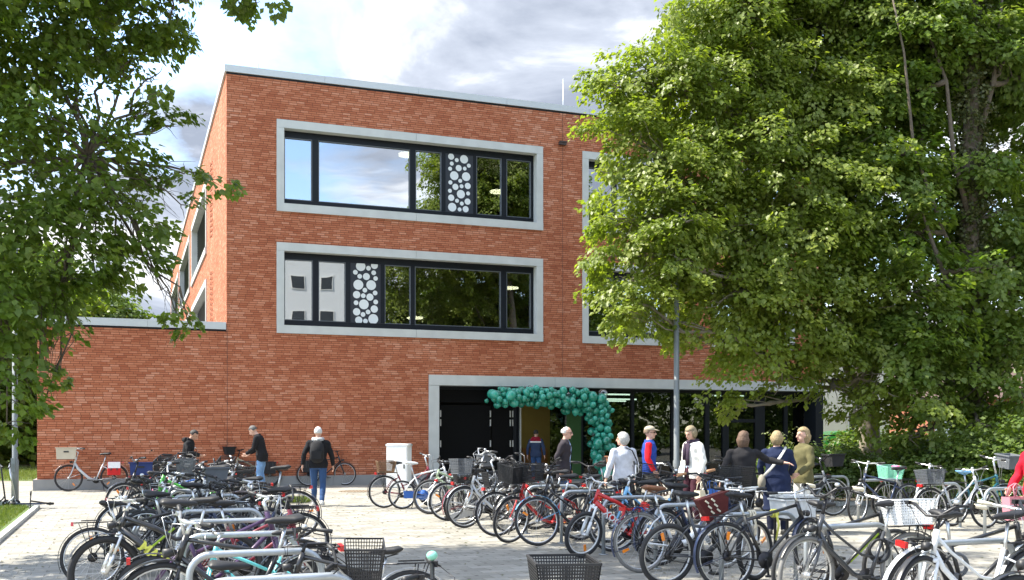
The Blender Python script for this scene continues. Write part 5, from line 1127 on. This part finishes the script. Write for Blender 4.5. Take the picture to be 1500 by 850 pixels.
# ---- the rest of the crowd of bikes: dark ones between the hoops
fr_ = random.Random(23)
KIND = [('trek', 'black bike'), ('city', 'black step-through bike'), ('mtb', 'black mountain bike'), ('trek', 'anthracite bike'), ('city', 'navy step-through bike'), ('trek', 'dark grey bike')]
for row, H_, ks, g_ in (('left', PL_, range(4, 12), LH), ('right', PR_, range(3, 10), RH)):
    for k in ks:
        sty, nm_ = KIND[fr_.randrange(6)]; dr = fr_.choice((1, -1)); c_ = {'b': 'black', 'a': 'anthracite', 'n': 'navy', 'd': 'grey'}[nm_[0]]
        n1, n2 = (ORD[k], ORD[k+1]) if row == 'left' else (ORD[k+1], ORD[k+2])
        H_(k, 2.35, fr_.uniform(-.35, .35) if row == 'left' else fr_.uniform(.3, .6), dr, nm_+' between the '+n1+' and '+n2+' hoops of the '+row+' row', style=sty, col=c_, guard='black' if sty != 'mtb' else None, rack=True if sty != 'mtb' else None,
           bar=fr_.choice(('flat', 'riser', 'swept')), barh=fr_.uniform(0, .1), rim=fr_.choice(('silver', 'black')), tyre='black', fbasket=fr_.choice((None, None, 'wireblack')), steer=fr_.uniform(-35, 35))
# ---- bikes along the brick wall
GW = 'bikes leaning along the brick wall'
free(135, 719.5, -1, 'silver e-bike with a beige crate and a red and white rear bag against the wall', style='eb', col='silver', guard='silver', fbasket='boxbeige', bag=[('red', -1, 0), ('red', 1, 0)], barh=.05, bar='swept', lean=2, steer=4, group=GW, tyre='black', rim='black', scale=1.05)
free(478, 711.5, 1, 'black bike with rear bags against the wall behind the walking man', style='trek', col='black', guard='black', bag=[('black', -1, 0), ('black', 1, 0)], group=GW, barh=.06, steer=-25, lean=-3)
free(368, 713.5, -1, 'khaki bike with a black front crate and rear bag beside the man in jeans', style='mtb', col='khaki', guard='black', fbasket='softblack', bag=[('black', -1, 0), ('black', 1, 0)], group=GW, barh=.1, lean=3, steer=10, rim='black')
free(232, 714.5, -1, 'dark bike leaning on the wall at the left of the man in the hooded top', style='trek', col='black', guard='black', group=GW, barh=.1, da=15)
free(262, 716, 1, 'dark bike with raised handlebar just behind the blue crate', style='city', col='anthracite', guard='black', bar='riser', group=GW, barh=.12, da=-12)
# ---- nearest foreground
bike('bike cut by the bottom edge, only its black wire basket in view', style='city', col='black', guard='black', fbasket=None, rbasket='meshblack', loc=(.30, 4.40), ang=R(-84), steer=0, lean=0, barh=-.1, group='bikes cut by the bottom edge', scale=1.0, rack=True, saddleh=-.12)
# loose things among the bikes
def wrap(p, c, lab):
    b = MB()
    for i in range(3): b.torus((i*.025, 0, 0), (1, .1*(i-1), 0), .036, .010, 14, 6)
    b.tube([(0.03, -.036, 0), (.05, -.05, -.12), (.02, -.045, -.28)], [.014, .012, .008], 6)
    tag(obj('strap', b, plas(c), loc=p, rz=UA), lab, 'strap', 'straps tied round a hoop')
h = RH(2); wrap(h+U*-.12+Vector((0, 0, .74)), 'cream', 'cream strap tied round the fourth hoop of the right row'); wrap(h+U*.16+Vector((0, 0, .74)), 'yellow', 'yellow strap tied round the fourth hoop of the right row')
# dark red cloth bag on the white bike
p = at(1043, 735, 11.0); t = thing('cloth_bag', 'dark red cloth bag with pale marks hanging on the white step-through bike', 'bag', p, UA)
b = MB(); b.add([(-.20, -.05, .02), (.18, -.05, .12), (.16, -.06, -.12), (.06, -.05, -.24), (-.02, -.05, -.26), (-.12, -.06, -.12), (-.20, .06, .02), (.18, .06, .12), (.16, .05, -.12), (.06, .04, -.24), (-.02, .04, -.26), (-.12, .05, -.12)],
    [(5, 4, 3, 2, 1, 0), (6, 7, 8, 9, 10, 11)]+[(i, (i+1) % 6, (i+1) % 6+6, i+6) for i in range(6)]); obj('bag_body', b, mat('dark_red_cloth', (.085, .012, .010), .9, var=.25, bump=.2), t)
b = MB()
for i in range(3):
    for j in range(2): b.box((-.10+.035*i+.075*j, -.065, -.0-.055*i+.02*j), (.05, .008, .018), 0, Matrix.Rotation(R(35), 3, 'Y'))
b.torus((.06, -.068, -.19), (0, 1, 0), .02, .005, 12, 4); obj('pale_marks', b, plas('cream'), t)
# grey lidded crate
p = at(1162, 742, 14.2); t = thing('crate', 'pale grey plastic crate with a slanted lid behind the bikes by the olive jacket', 'crate', (p.x, p.y, 0), UA)
b = MB(); open_box(b, (0, 0, .42), .52, .40, .26); obj('crate_body', b, mat('grey_crate', (.60, .62, .62), .5), t); b = MB(); b.prism([(-.30, -.22), (.30, -.22), (.24, .22), (-.24, .22)], .70, .73); obj('lid', b, mat('grey_lid', (.50, .53, .54), .4), t); b = MB()
for x_ in (-.2, .2):
    for y_ in (-.14, .14): b.bar((x_, y_, 0), (x_, y_, .42), .03, .03)
b.box((0, 0, .40), (.46, .34, .03)); obj('frame', b, BLKA, t)
# silver chain case with crank lying in front of the hoops
p = at(690, 757, 20.0); t = thing('chain_case', 'silver chain case with its chainring lying low before the right hoops', 'bike part', (at(690, 760, 18.9).x, 18.7, 0), R(32))
b = MB(); b.bar((-.42, 0, .05), (.22, 0, .20), .13, .07, up=(0, 1, 0)); obj('case', b, mat('silver_case', (.50, .51, .52), .35, .4), t); b = MB(); b.tube([(.26, -.05, .24), (.26, .0, .24)], .14, 20); b.bar((.26, -.06, .24), (.38, -.07, .10), .03, .02); obj('chainring', b, ALU, t); b = MB(); b.bar((-.52, 0, .03), (-.40, 0, .055), .11, .06, up=(0, 1, 0)); obj('end_cap', b, PLAST, t)
# pouch bags held / stood
def tote(p, rz, c, lab, w_=.30, h=.26, name='tote_bag'):
    t = thing(name, lab, 'bag', p, rz); b = MB(); open_box(b, (0, 0, -h), w_, .13, h, .008, .85, lip=False); obj('bag_body', b, mat('bag_'+c, PAINTS[c], .8, var=.1, bump=.1), t)
    b = MB()
    for y in (-.06, .06): b.tube([(-.07, y, 0), (-.06, y*.5, .12), (0, y*.2, .16), (.06, y*.5, .12), (.07, y, 0)], .008, 6)
    obj('handle', b, mat('bag_'+c, PAINTS[c], .8, var=.1, bump=.1), t); return t
# scooters by the left lamp post
def scooter(label, loc, rz, M, c):
    t = thing('kick_scooter', label, 'scooter', loc, rz, 'kick scooters at the left lamp post'); Mx = M.to_4x4()
    parts = []
    b = MB(); b.bar((-.30, 0, .07), (.22, 0, .08), .11, .03, up=(0, 1, 0)); b.tube([(.2, 0, .08), (.32, 0, .16), (.36, 0, .22)], .018, 8); parts.append(('deck', b, plas(c)))
    b = MB(); b.tube([(.38, 0, .16), (.28, 0, .86)], .016, 8); b.tube([(.395, -.03, .06), (.38, 0, .18)], .012, 6); b.tube([(.395, .03, .06), (.38, 0, .18)], .012, 6); b.tube([(.28, -.20, .88), (.28, .20, .88)], .012, 8); parts.append(('steering_column', b, BLKA if c != 'silver' else ALU))
    for i, s_ in enumerate((-.2, .2)):
        b = MB(); b.tube([(.28, s_, .88), (.28, s_*.55, .88)], .018, 8); parts.append(('grip', b, PLAST))
    for x_ in (-.34, .40):
        b = MB(); b.torus((x_, 0, .08), (0, 1, 0), .056, .024, 18, 8); b.tube([(x_, -.02, .08), (x_, .02, .08)], .035, 12, 1); parts.append(('wheel', b, [RUB, ALU]))
    for n_, b, m_ in parts: obj(n_, b, m_, t, M=Mx)
lp = at(22, 744, CH*F/(744-HY))
scooter('silver kick scooter leaning on the left lamp post', (lp.x-.29, lp.y-.26, .03), R(22), Matrix.Rotation(R(12), 3, 'X') , 'silver')
scooter('black kick scooter standing left of the silver one at the lamp post', (lp.x-.42, lp.y-.42, .03), R(36), Matrix.Rotation(R(8), 3, 'X'), 'black')
scooter('dark blue kick scooter lying on the paving beside the left lamp post', (lp.x+.42, lp.y-.15, .09), R(6), Matrix.Rotation(R(82), 3, 'X'), 'navy')
# ---------------------------------------------------------------- people
SKIN = mat('skin', (.58, .34, .25), .5, var=.08, scale=8)
SKIN2 = mat('skin_tanned', (.46, .25, .17), .5, var=.08, scale=8)
def cloth(n_, c, v=.16): return mat('cloth_'+n_, c, .9, var=v, scale=9, bump=.35, spec=.2)
def person(label, loc, face, h=1.72, lean=0., yaw=0., pitch=0., arms=None, stride=0., top=None, legs=None, hair=('short', (.1, .08, .07)), shoes=(.02, .02, .02), wide=1., skin=SKIN, coat_len=.0, hood=None, skirt=False, sleeves=None, shirt=None, pants_m=None, name='person', knee=None):
    k = h/1.72; t = thing('person', label, 'person', (loc[0], loc[1], 0), face, 'people on the square')
    W = wide
    Lr = lambda p: Matrix.Rotation(R(-lean), 3, 'X') @ (p-Vector((0, 0, .95)))+Vector((0, 0, .95))
    sh = lambda s: Lr(Vector((s*.182*W, 0, 1.375)))
    arms = arms or [((-.26, -.03, 1.12), (-.27, .06, .86)), ((.26, -.03, 1.12), (.27, .06, .86))]
    A_ = [[sh(-1), Lr(Vector(arms[0][0])), Lr(Vector(arms[0][1]))], [sh(1), Lr(Vector(arms[1][0])), Lr(Vector(arms[1][1]))]]
    st = stride
    Lg = [[Vector((-.09*W, 0, .92)), Vector((-.095*W, .06+st*.25, .49)), Vector((-.10*W, -.02+st*.9, .085+.0*st))], [Vector((.09*W, 0, .92)), Vector((.095*W, .05-st*.15, .49)), Vector((.10*W, -.03-st*.9, .085+.16*abs(st)))]]
    nk = Lr(Vector((0, -.005, 1.45))); hc = Lr(Vector((0, .015, 1.60)))
    HR = Matrix.Rotation(R(-lean), 3, 'X') @ Matrix.Rotation(R(yaw), 3, 'Z') @ Matrix.Rotation(R(-pitch), 3, 'X')
    H = lambda x, y, z: nk+HR @ (Vector((x, y, z))+Vector((0, .02, .15)))
    K = Matrix.Scale(k, 4)
    b = MB()
    def torso(b, g=0., z0=.86, flare=0.):
        rings = [(z0, .150*W+flare, .105+flare*.6), (.93, .168*W+flare*.7, .118+flare*.4), (1.06, .145*W+flare*.3, .108), (1.2, .160*W, .118), (1.32, .175*W, .118), (1.39, .162*W, .095), (1.425, .115*W, .078), (1.455, .075*W, .062), (1.475, .06, .058)]
        b.tube([Lr(Vector((0, 0, z))) if z > .95 else Vector((0, 0, z)) for z, a, c in rings], [(a+g, c+g) for z, a, c in rings], 18, ref=(1, 0, 0))
        for s in (-1, 1): b.ball(Lr(Vector((s*.165*W, 0, 1.37))), .058+g*.8, 10, 8)
    def arm(b, i, g=0., t1=1.):
        s_, e_, w_ = A_[i]; w2 = e_.lerp(w_, t1)
        b.tube([s_, s_.lerp(e_, .5), e_], [.049+g, .046+g, .040+g], 12); b.ball(e_, .041+g, 10, 8); b.ball(s_, .050+g*.9, 10, 8); b.tube([e_, e_.lerp(w2, .4), w2], [.040+g, .037+g, .027+g], 12)
    def leg(b, i, g=0., t1=1.):
        a, kn, an = Lg[i]; an2 = kn.lerp(an, t1)
        b.tube([a+Vector((0, 0, .04)), a.lerp(kn, .4), kn], [.085+g, .076+g, .054+g], 12); b.ball(kn, .054+g, 10, 8); b.tube([kn, kn.lerp(an2, .35), an2], [.052+g, .053+g, .037+g], 12)
    torso(b)
    for i in (0, 1):
        arm(b, i); leg(b, i)
        e_, w_ = A_[i][1], A_[i][2]; d = (w_-e_).normalized(); s = -1 if i == 0 else 1
        sd = Vector((0, 1, 0)); sd = (sd-d*sd.dot(d)); sd = sd.normalized() if sd.length > .1 else Vector((1, 0, 0)); nm = d.cross(sd)*s
        b.tube([w_-d*.01, w_+d*.045, w_+d*.09], [(.026, .018), (.040, .019), (.038, .015)], 10, ref=sd)
        for j, (o_, ln) in enumerate(((.030, .070), (.011, .080), (-.009, .074), (-.028, .058))):
            a = w_+d*.085+sd*o_; b.tube([a, a+d*ln*.5-nm*.008, a+d*ln*.85-nm*.024, a+d*ln-nm*.036], [.0095, .009, .008, .006], 7)
        a = w_+d*.03+sd*.034; b.tube([a, a+d*.03+sd*.022-nm*.01, a+d*.062+sd*.022-nm*.018], [.012, .011, .008], 7)
        an = Lg[i][2]; b.tube([an+Vector((0, -.05, -.03)), an+Vector((0, .06, -.045)), an+Vector((0, .16, -.06))], [(.035, .04), (.04, .032), (.03, .018)], 10, ref=(1, 0, 0))
    b.tube([nk-Vector((0, 0, .03)), nk.lerp(H(0, -.01, -.06), .6), H(0, -.005, -.05)], [.058, .054, .052], 12)
    # head: skull, jaw, nose, brow, ears
    hm = HR.copy()
    b.ball(H(0, -.005, .025), (.074, .093, .098), 18, 14, 0, hm); b.ball(H(0, .022, -.045), (.058, .066, .068), 14, 10, 0, hm)
    b.tube([H(0, .092, .030), H(0, .108, -.004), H(0, .118, -.022), H(0, .088, -.034)], [.009, .012, .017, .010], 8); b.ball(H(0, .072, -.088), (.026, .022, .018), 8, 6, 0, hm); b.tube([H(-.045, .080, .040), H(0, .090, .036), H(.045, .080, .040)], .010, 6)
    for s in (-1, 1): b.ball(H(s*.076, -.006, -.004), (.010, .020, .032), 8, 6, 0, hm)
    b.ball(H(0, .082, -.058), (.026, .012, .012), 8, 6, 0, hm)
    o = remeshed('body', b, skin, .011, 3, t); o.matrix_local = K
    EY = mat('eye', (.03, .025, .02), .2, var=0)
    for s in (-1, 1):
        e = MB(); e.ball(H(s*.032, .080, .012), (.013, .008, .007), 8, 6, 0, hm); obj('eye', e, EY, t, M=K)
    e = MB(); e.ball(H(0, .093, -.058), (.024, .006, .0055), 8, 6, 0, hm); obj('mouth', e, mat('lips', (.42, .16, .14), .5), t, M=K)
    # trousers or skirt
    if legs:
        b = MB()
        if skirt: b.tube([Vector((0, 0, z)) for z in (1.02, .93, .7, .45, .40)], [(.150*W, .118), (.185*W, .14), (.195*W, .155), (.20*W, .17), (.20*W, .17)], 18, ref=(1, 0, 0))
        else:
            b.tube([Vector((0, 0, z)) for z in (1.03, .93, .86, .80)], [(.150*W, .118), (.182*W, .135), (.178*W, .128), (.13*W, .09)], 16, ref=(1, 0, 0))
            for i in (0, 1): leg(b, i, .014, 1.02)
        o = remeshed('skirt' if skirt else 'trousers', b, cloth(*legs), .013, 3, t, .012); o.matrix_local = K
    for i in (0, 1):
        an = Lg[i][2]; b = MB(); b.tube([an+Vector((0, -.065, -.035)), an+Vector((0, -.03, -.035)), an+Vector((0, .07, -.045)), an+Vector((0, .15, -.058)), an+Vector((0, .19, -.066))], [(.03, .045), (.042, .052), (.046, .042), (.042, .028), (.022, .018)], 12, ref=(1, 0, 0)); b.box(an+Vector((0, .06, -.078)), (.085, .25, .02), 1)
        obj('shoe', b, [mat('shoe', shoes, .6), mat('shoe_sole', tuple(.5*x+.02 for x in shoes), .8)], t, M=K)
    if shirt:
        b = MB(); torso(b, .010, .84); o = remeshed('shirt', b, cloth(*shirt), .013, 3, t); o.matrix_local = K
    if top:
        b = MB()
        if shirt:   # worn open: two front halves leave a gap down the middle
            torso(b, .024, .93-.14-coat_len, .03)
        else: torso(b, .020, .93-.10-coat_len, .02+coat_len*.05)
        if not sleeves:
            for i in (0, 1): arm(b, i, .017, .98)
        b.tube([nk+Vector((0, -.01, -.04)), nk+Vector((0, -.012, .03))], [.082, .074], 14)
        o = remeshed('jacket' if not skirt or shirt else 'top', b, cloth(*top), .013, 3, t, .014)
        if shirt:
            me = o.data; import bmesh as _bm
            bm = _bm.new(); bm.from_mesh(me); _bm.ops.delete(bm, geom=[f for f in bm.faces if f.calc_center_median().y > .05 and abs(f.calc_center_median().x) < .02+.06*max(0, 1.45-f.calc_center_median().z)**.5 + .03*(f.calc_center_median().z > 1.36)], context='FACES'); bm.to_mesh(me); bm.free()
        o.matrix_local = K
        if sleeves:
            for i in (0, 1):
                b = MB(); arm(b, i, .017, .98); o = remeshed('sleeve', b, cloth(*sleeves), .013, 3, t, .011); o.matrix_local = K
    # hair
    kind, hcol = hair
    hmt = mat('hair', hcol, .6, var=.6, scale=60, bump=.9)
    b = MB()
    def hf(p):
        fr_ = p.y > .18; q = Vector(p)
        if fr_ and p.z < .42: q *= .72
        if kind == 'ring' and p.z > .42: q *= .86
        if kind in ('short', 'ring', 'cap') and p.z < -.35: q *= .78
        if kind == 'bob':
            if p.z < 0 and not fr_: q = Vector((p.x*1.12, p.y*1.02-.04, p.z*1.22))
            elif p.z < .3 and abs(p.x) > .6 and p.y < .5: q = Vector((p.x*1.12, p.y, p.z))
        if kind == 'long' and p.z < 0 and not fr_: q = Vector((p.x*1.18, p.y*1.08-.06, p.z*1.75))
        n_ = noise.noise(Vector((p.x*4, p.y*4, p.z*2+hcol[0]*50)))*.045+noise.noise(Vector((p.x*14, p.y*14, p.z*3+hcol[0]*50)))*.02
        return q*(1+n_)
    g_ = {'short': 1.05, 'ring': 1.06, 'bob': 1.16, 'long': 1.14, 'cap': 1.05}[kind]
    b.ball(H(0, -.014, .028), (.083*g_, .102*g_, .104*g_), 28, 20, 0, hm, hf); obj('hair', b, hmt, t, M=K)
    if hood:
        b = MB(); b.tube([Lr(Vector((-.11, -.07, 1.46))), Lr(Vector((0, -.13, 1.43))), Lr(Vector((.11, -.07, 1.46)))], [.05, .068, .05], 12); b.tube([Lr(Vector((-.10, -.05, 1.47))), Lr(Vector((-.08, .05, 1.44)))], [.05, .03], 10); b.tube([Lr(Vector((.10, -.05, 1.47))), Lr(Vector((.08, .05, 1.44)))], [.05, .03], 10)
        o = remeshed('hood', b, cloth(*hood), .013, 4, t); o.matrix_local = K
    t['k'] = k
    return t, K, H, HR, Lr, A_
def add(t, K, name, mb, m, lab=None):
    o = obj(name, mb, m, t, M=K)
    if lab: o['label'] = lab
    return o
NAVY = ('navy_jacket', (.016, .022, .05)); BLK = ('black_jacket', (.014, .014, .016)); JEANS = ('jeans', (.035, .075, .17)); LJEANS = ('light_jeans', (.16, .29, .50)); DNAVY = ('dark_navy', (.010, .012, .028)); WHT = ('white_jacket', (.72, .71, .67))
LEFT, RIGHT, AWAY = R(90), R(-90), 0
GREYH, WHITEH, BLOND, BROWNH, DARKH = (.32, .31, .29), (.68, .66, .62), (.27, .19, .085), (.12, .068, .04), (.025, .02, .017)
# at the left row
P = lambda px, Y: (at(px, 633, Y).x, Y)
person('man in a black hooded top bending over his phone beside the brick wall', P(273, 24.5), RIGHT+R(8), 1.68, lean=10, pitch=22, top=BLK, legs=('dark_trousers', (.02, .02, .025)), hair=('short', DARKH), hood=BLK, skin=SKIN2, arms=[((-.24, .05, 1.12), (-.10, .30, 1.12)), ((.24, .05, 1.12), (.10, .30, 1.12))])
person('man in a black jacket and light jeans looking down at his bike by the wall', P(384, 27.2), LEFT, 1.82, lean=14, pitch=25, top=BLK, legs=LJEANS, hair=('short', (.10, .095, .09)), wide=1.1, arms=[((-.24, .12, 1.13), (-.16, .34, 1.05)), ((.24, .12, 1.13), (.16, .34, 1.05))], coat_len=.06)
t, K, H, HR, Lr, A_ = person('grey-haired man in dark clothes and white sneakers walking away with a black backpack', P(466, 22.2), AWAY+R(4), 1.70, stride=.24, top=BLK, legs=JEANS, hair=('short', WHITEH), shoes=(.72, .72, .70), hood=('grey_hood', (.40, .40, .40)), wide=1.1, arms=[((-.29, -.08, 1.14), (-.33, -.04, .90)), ((.29, .02, 1.12), (.31, .14, .88))])
b = MB(); b.tube([(0, -.14, .98), (0, -.20, 1.03), (0, -.22, 1.2), (0, -.19, 1.36), (0, -.14, 1.41)], [(.10, .06), (.15, .10), (.155, .11), (.135, .09), (.08, .05)], 16, ref=(1, 0, 0)); b.box((0, -.32, 1.12), (.20, .05, .17)); add(t, K, 'backpack', b, cloth('backpack', (.022, .022, .024)))
b = MB()
for s in (-1, 1): b.tube([(s*.10, -.13, 1.40), (s*.115, .0, 1.475), (s*.12, .14, 1.36), (s*.13, .13, 1.15), (s*.14, -.08, 1.02)], (.022), 6)
add(t, K, 'straps', b, cloth('backpack', (.022, .022, .024)))
# near the entrance
t, K, *_ = person('boy-like figure in a maroon, white and navy hooded top walking into the open door', (C0+U*s_of(785, .2)+V*.2)[:2], AWAY+R(-12), 1.66, top=('navy_top', (.03, .045, .09)), legs=JEANS, hair=('short', DARKH), hood=('maroon_hood', (.28, .012, .03)), arms=[((-.27, -.02, 1.12), (-.29, .02, .88)), ((.27, -.02, 1.12), (.29, .02, .88))])
b = MB(); b.tube([(0, 0, 1.30), (0, 0, 1.345)], [(.222, .148), (.216, .142)], 20, ref=(1, 0, 0)); o = add(t, K, 'chest_stripe', b, cloth('white_stripe', (.72, .72, .72)))
b = MB(); b.tube([(0, 0, 1.346), (0, 0, 1.42), (0, 0, 1.455)], [(.217, .143), (.19, .122), (.12, .10)], 20, ref=(1, 0, 0)); add(t, K, 'yoke', b, cloth('maroon_hood', (.28, .012, .03)))
t['label'] = 'person in a maroon, white and navy hooded top walking into the open door'
t, K, H, HR, *_ = person('balding white-haired man in a dark blazer with glasses before the green door', P(826, 19.8), RIGHT+R(-14), 1.70, lean=3, pitch=4, top=('blazer', (.035, .030, .036)), shirt=('pale_blue_shirt', (.45, .60, .85)), legs=JEANS, hair=('ring', (.74, .73, .70)), arms=[((-.26, -.06, 1.12), (-.26, .05, .88)), ((.26, -.10, 1.13), (.25, -.02, .88))], coat_len=.10, wide=1.12)
b = MB()
for s in (-1, 1): b.torus(H(s*.033, .097, .010), HR @ Vector((0, 1, 0)), .021, .003, 14, 5); b.tube([H(s*.055, .095, .014), H(s*.078, .0, .012)], .0028, 5)
b.tube([H(-.012, .10, .012), H(.012, .10, .012)], .0028, 5); add(t, K, 'glasses', b, BLKA)
STRIPE = ('striped_blouse', (.52, .54, .60), .35)
t, K, *_ = person('grey-haired woman in a pale striped blouse and dark skirt with a black shoulder bag', P(913, 17.6), AWAY+R(22), 1.58, yaw=48, top=STRIPE, legs=DNAVY, hair=('bob', (.45, .44, .42)), wide=1.12, arms=[((-.30, -.04, 1.12), (-.34, .03, .88)), ((.27, .0, 1.12), (.30, .08, .88))])
b = MB(); b.tube([(-.02, -.13, 1.45), (.10, -.16, 1.40), (.22, -.13, 1.2), (.27, -.05, .98)], .012, 6); b.ball((.28, -.10, .84), (.07, .11, .14), 12, 8); add(t, K, 'shoulder_bag', b, cloth('black_bag', (.02, .02, .022)))
t, K, H, HR, *_ = person('person in a beige cap and sunglasses with red sleeves and a blue vest', P(951, 19.0), RIGHT+R(-10), 1.70, top=('blue_vest', (.022, .06, .30)), sleeves=('red_sleeve', (.58, .012, .02)), legs=('grey_trousers', (.20, .20, .19)), hair=('cap', (.20, .14, .09)), arms=[((-.26, -.04, 1.12), (-.26, .05, .88)), ((.26, -.02, 1.12), (.27, .10, .90))])
b = MB(); b.ball(H(0, -.006, .062), (.092, .108, .078), 16, 10, 0, HR, lambda p: p if p.z > -.1 else Vector((p.x, p.y, -.1))); b.tube([H(0, .085, .062), H(0, .14, .052), H(0, .175, .042)], [(.075, .010), (.068, .008), (.04, .005)], 12, ref=HR @ Vector((1, 0, 0))); add(t, K, 'cap', b, cloth('beige_cap', (.38, .34, .26)))
b = MB(); b.ball(H(-.034, .092, .010), (.026, .010, .018), 10, 6, 0, HR); b.ball(H(.034, .092, .010), (.026, .010, .018), 10, 6, 0, HR)
for s in (-1, 1): b.tube([H(s*.055, .088, .014), H(s*.08, .0, .012)], .004, 5)
add(t, K, 'sunglasses', b, mat('sunglass', (.01, .01, .01), .1))
t, K, H, HR, Lr, A_ = person('fair-haired woman in a white jacket and dark scarf holding a cream bag', P(1015, 18.0), LEFT+R(28), 1.70, yaw=10, pitch=18, top=WHT, shirt=('sky_blouse', (.48, .62, .82)), legs=('plum_trousers', (.055, .018, .028)), hair=('bob', (.27, .215, .13)), wide=1.08, arms=[((-.27, -.02, 1.12), (-.28, .06, .86)), ((.27, -.02, 1.12), (.27, .08, .86))])
b = MB(); b.torus((0, .0, 1.455), (0, .15, 1), .085, .036, 20, 8); b.tube([(-.03, .13, 1.42), (-.045, .155, 1.25), (-.05, .16, 1.02)], [(.05, .02), (.045, .016), (.05, .014)], 10, ref=(1, 0, 0)); b.tube([(.04, .13, 1.42), (.05, .155, 1.3), (.05, .16, 1.12)], [(.045, .02), (.04, .016), (.045, .014)], 10, ref=(1, 0, 0)); add(t, K, 'scarf', b, cloth('scarf', (.045, .03, .05)))
wr = t.matrix_basis @ (K @ A_[0][2]); tote((wr.x+.02, wr.y-.02, wr.z-.26), R(40), 'cream', 'cream handbag held by the woman in the white jacket', .24, .24, 'handbag')
tote((wr.x+.22, wr.y+.10, wr.z-.24), R(15), 'blue', 'blue carrier bag right of the cream handbag', .26, .30, 'carrier_bag')
# the three women at the right
t, K, *_ = person('brown-haired woman in a black jacket laying her arm round the woman in navy', P(1089, 15.6), AWAY+R(-6), 1.60, yaw=-35, top=('charcoal_jacket', (.022, .021, .023)), legs=('black_skirt', (.012, .012, .013)), hair=('long', BROWNH), wide=1.15, arms=[((-.31, -.05, 1.15), (-.36, .02, .92)), ((.40, .12, 1.26), (.66, .03, 1.22))], coat_len=.03)
b = MB(); b.tube([(0, 0, .80), (0, 0, .835)], [(.245, .165), (.24, .162)], 20, ref=(1, 0, 0)); add(t, K, 'shirt_hem', b, cloth('white_hem', (.74, .74, .72)))
t, K, *_ = person('blond woman in a long navy coat seen from behind with a pale shoulder strap', P(1138, 16.0), AWAY+R(-10), 1.60, top=('navy_coat', (.016, .024, .06)), legs=DNAVY, hair=('bob', (.31, .23, .115)), wide=1.1, coat_len=.42, arms=[((-.27, .05, 1.14), (-.22, .20, .96)), ((.28, .06, 1.14), (.24, .22, 1.0))])
b = MB(); b.tube([(.14, .06, 1.47), (.13, -.08, 1.445), (.04, -.155, 1.30), (-.10, -.16, 1.12), (-.22, -.10, .98)], [(.024, .006)]*5, 8); add(t, K, 'shoulder_strap', b, cloth('pale_strap', (.52, .52, .50)))
b = MB(); b.ball((-.25, -.06, .88), (.07, .12, .13), 12, 8); add(t, K, 'bag', b, cloth('taupe_bag', (.26, .24, .20)))
t, K, *_ = person('smiling blond woman in an olive jacket and white trousers facing the woman in navy', P(1177, 16.3), LEFT+R(14), 1.66, yaw=4, top=('olive_jacket', (.115, .105, .048)), legs=('white_trousers', (.66, .65, .60)), hair=('long', (.31, .225, .11)), wide=1.1, arms=[((-.28, .02, 1.13), (-.20, .20, .98)), ((.28, -.02, 1.12), (.27, .08, .88))], coat_len=.02)
t, K, H, HR, Lr, A_ = person('person in a red top at the right picture edge carrying a pink patterned bag', P(1520, 12.4), LEFT+R(20), 1.64, top=('red_top', (.46, .012, .03)), legs=('beige_trousers', (.50, .46, .38)), hair=('bob', (.40, .28, .14)), arms=[((-.27, .04, 1.12), (-.20, .25, .95)), ((.27, .04, 1.12), (.20, .25, .95))])
p = at(1487, 745, 12.3); tt = tote((p.x, p.y, p.z+.14), R(20), 'pattern', 'pink and white patterned bag held at the right picture edge', .30, .28, 'patterned_bag')
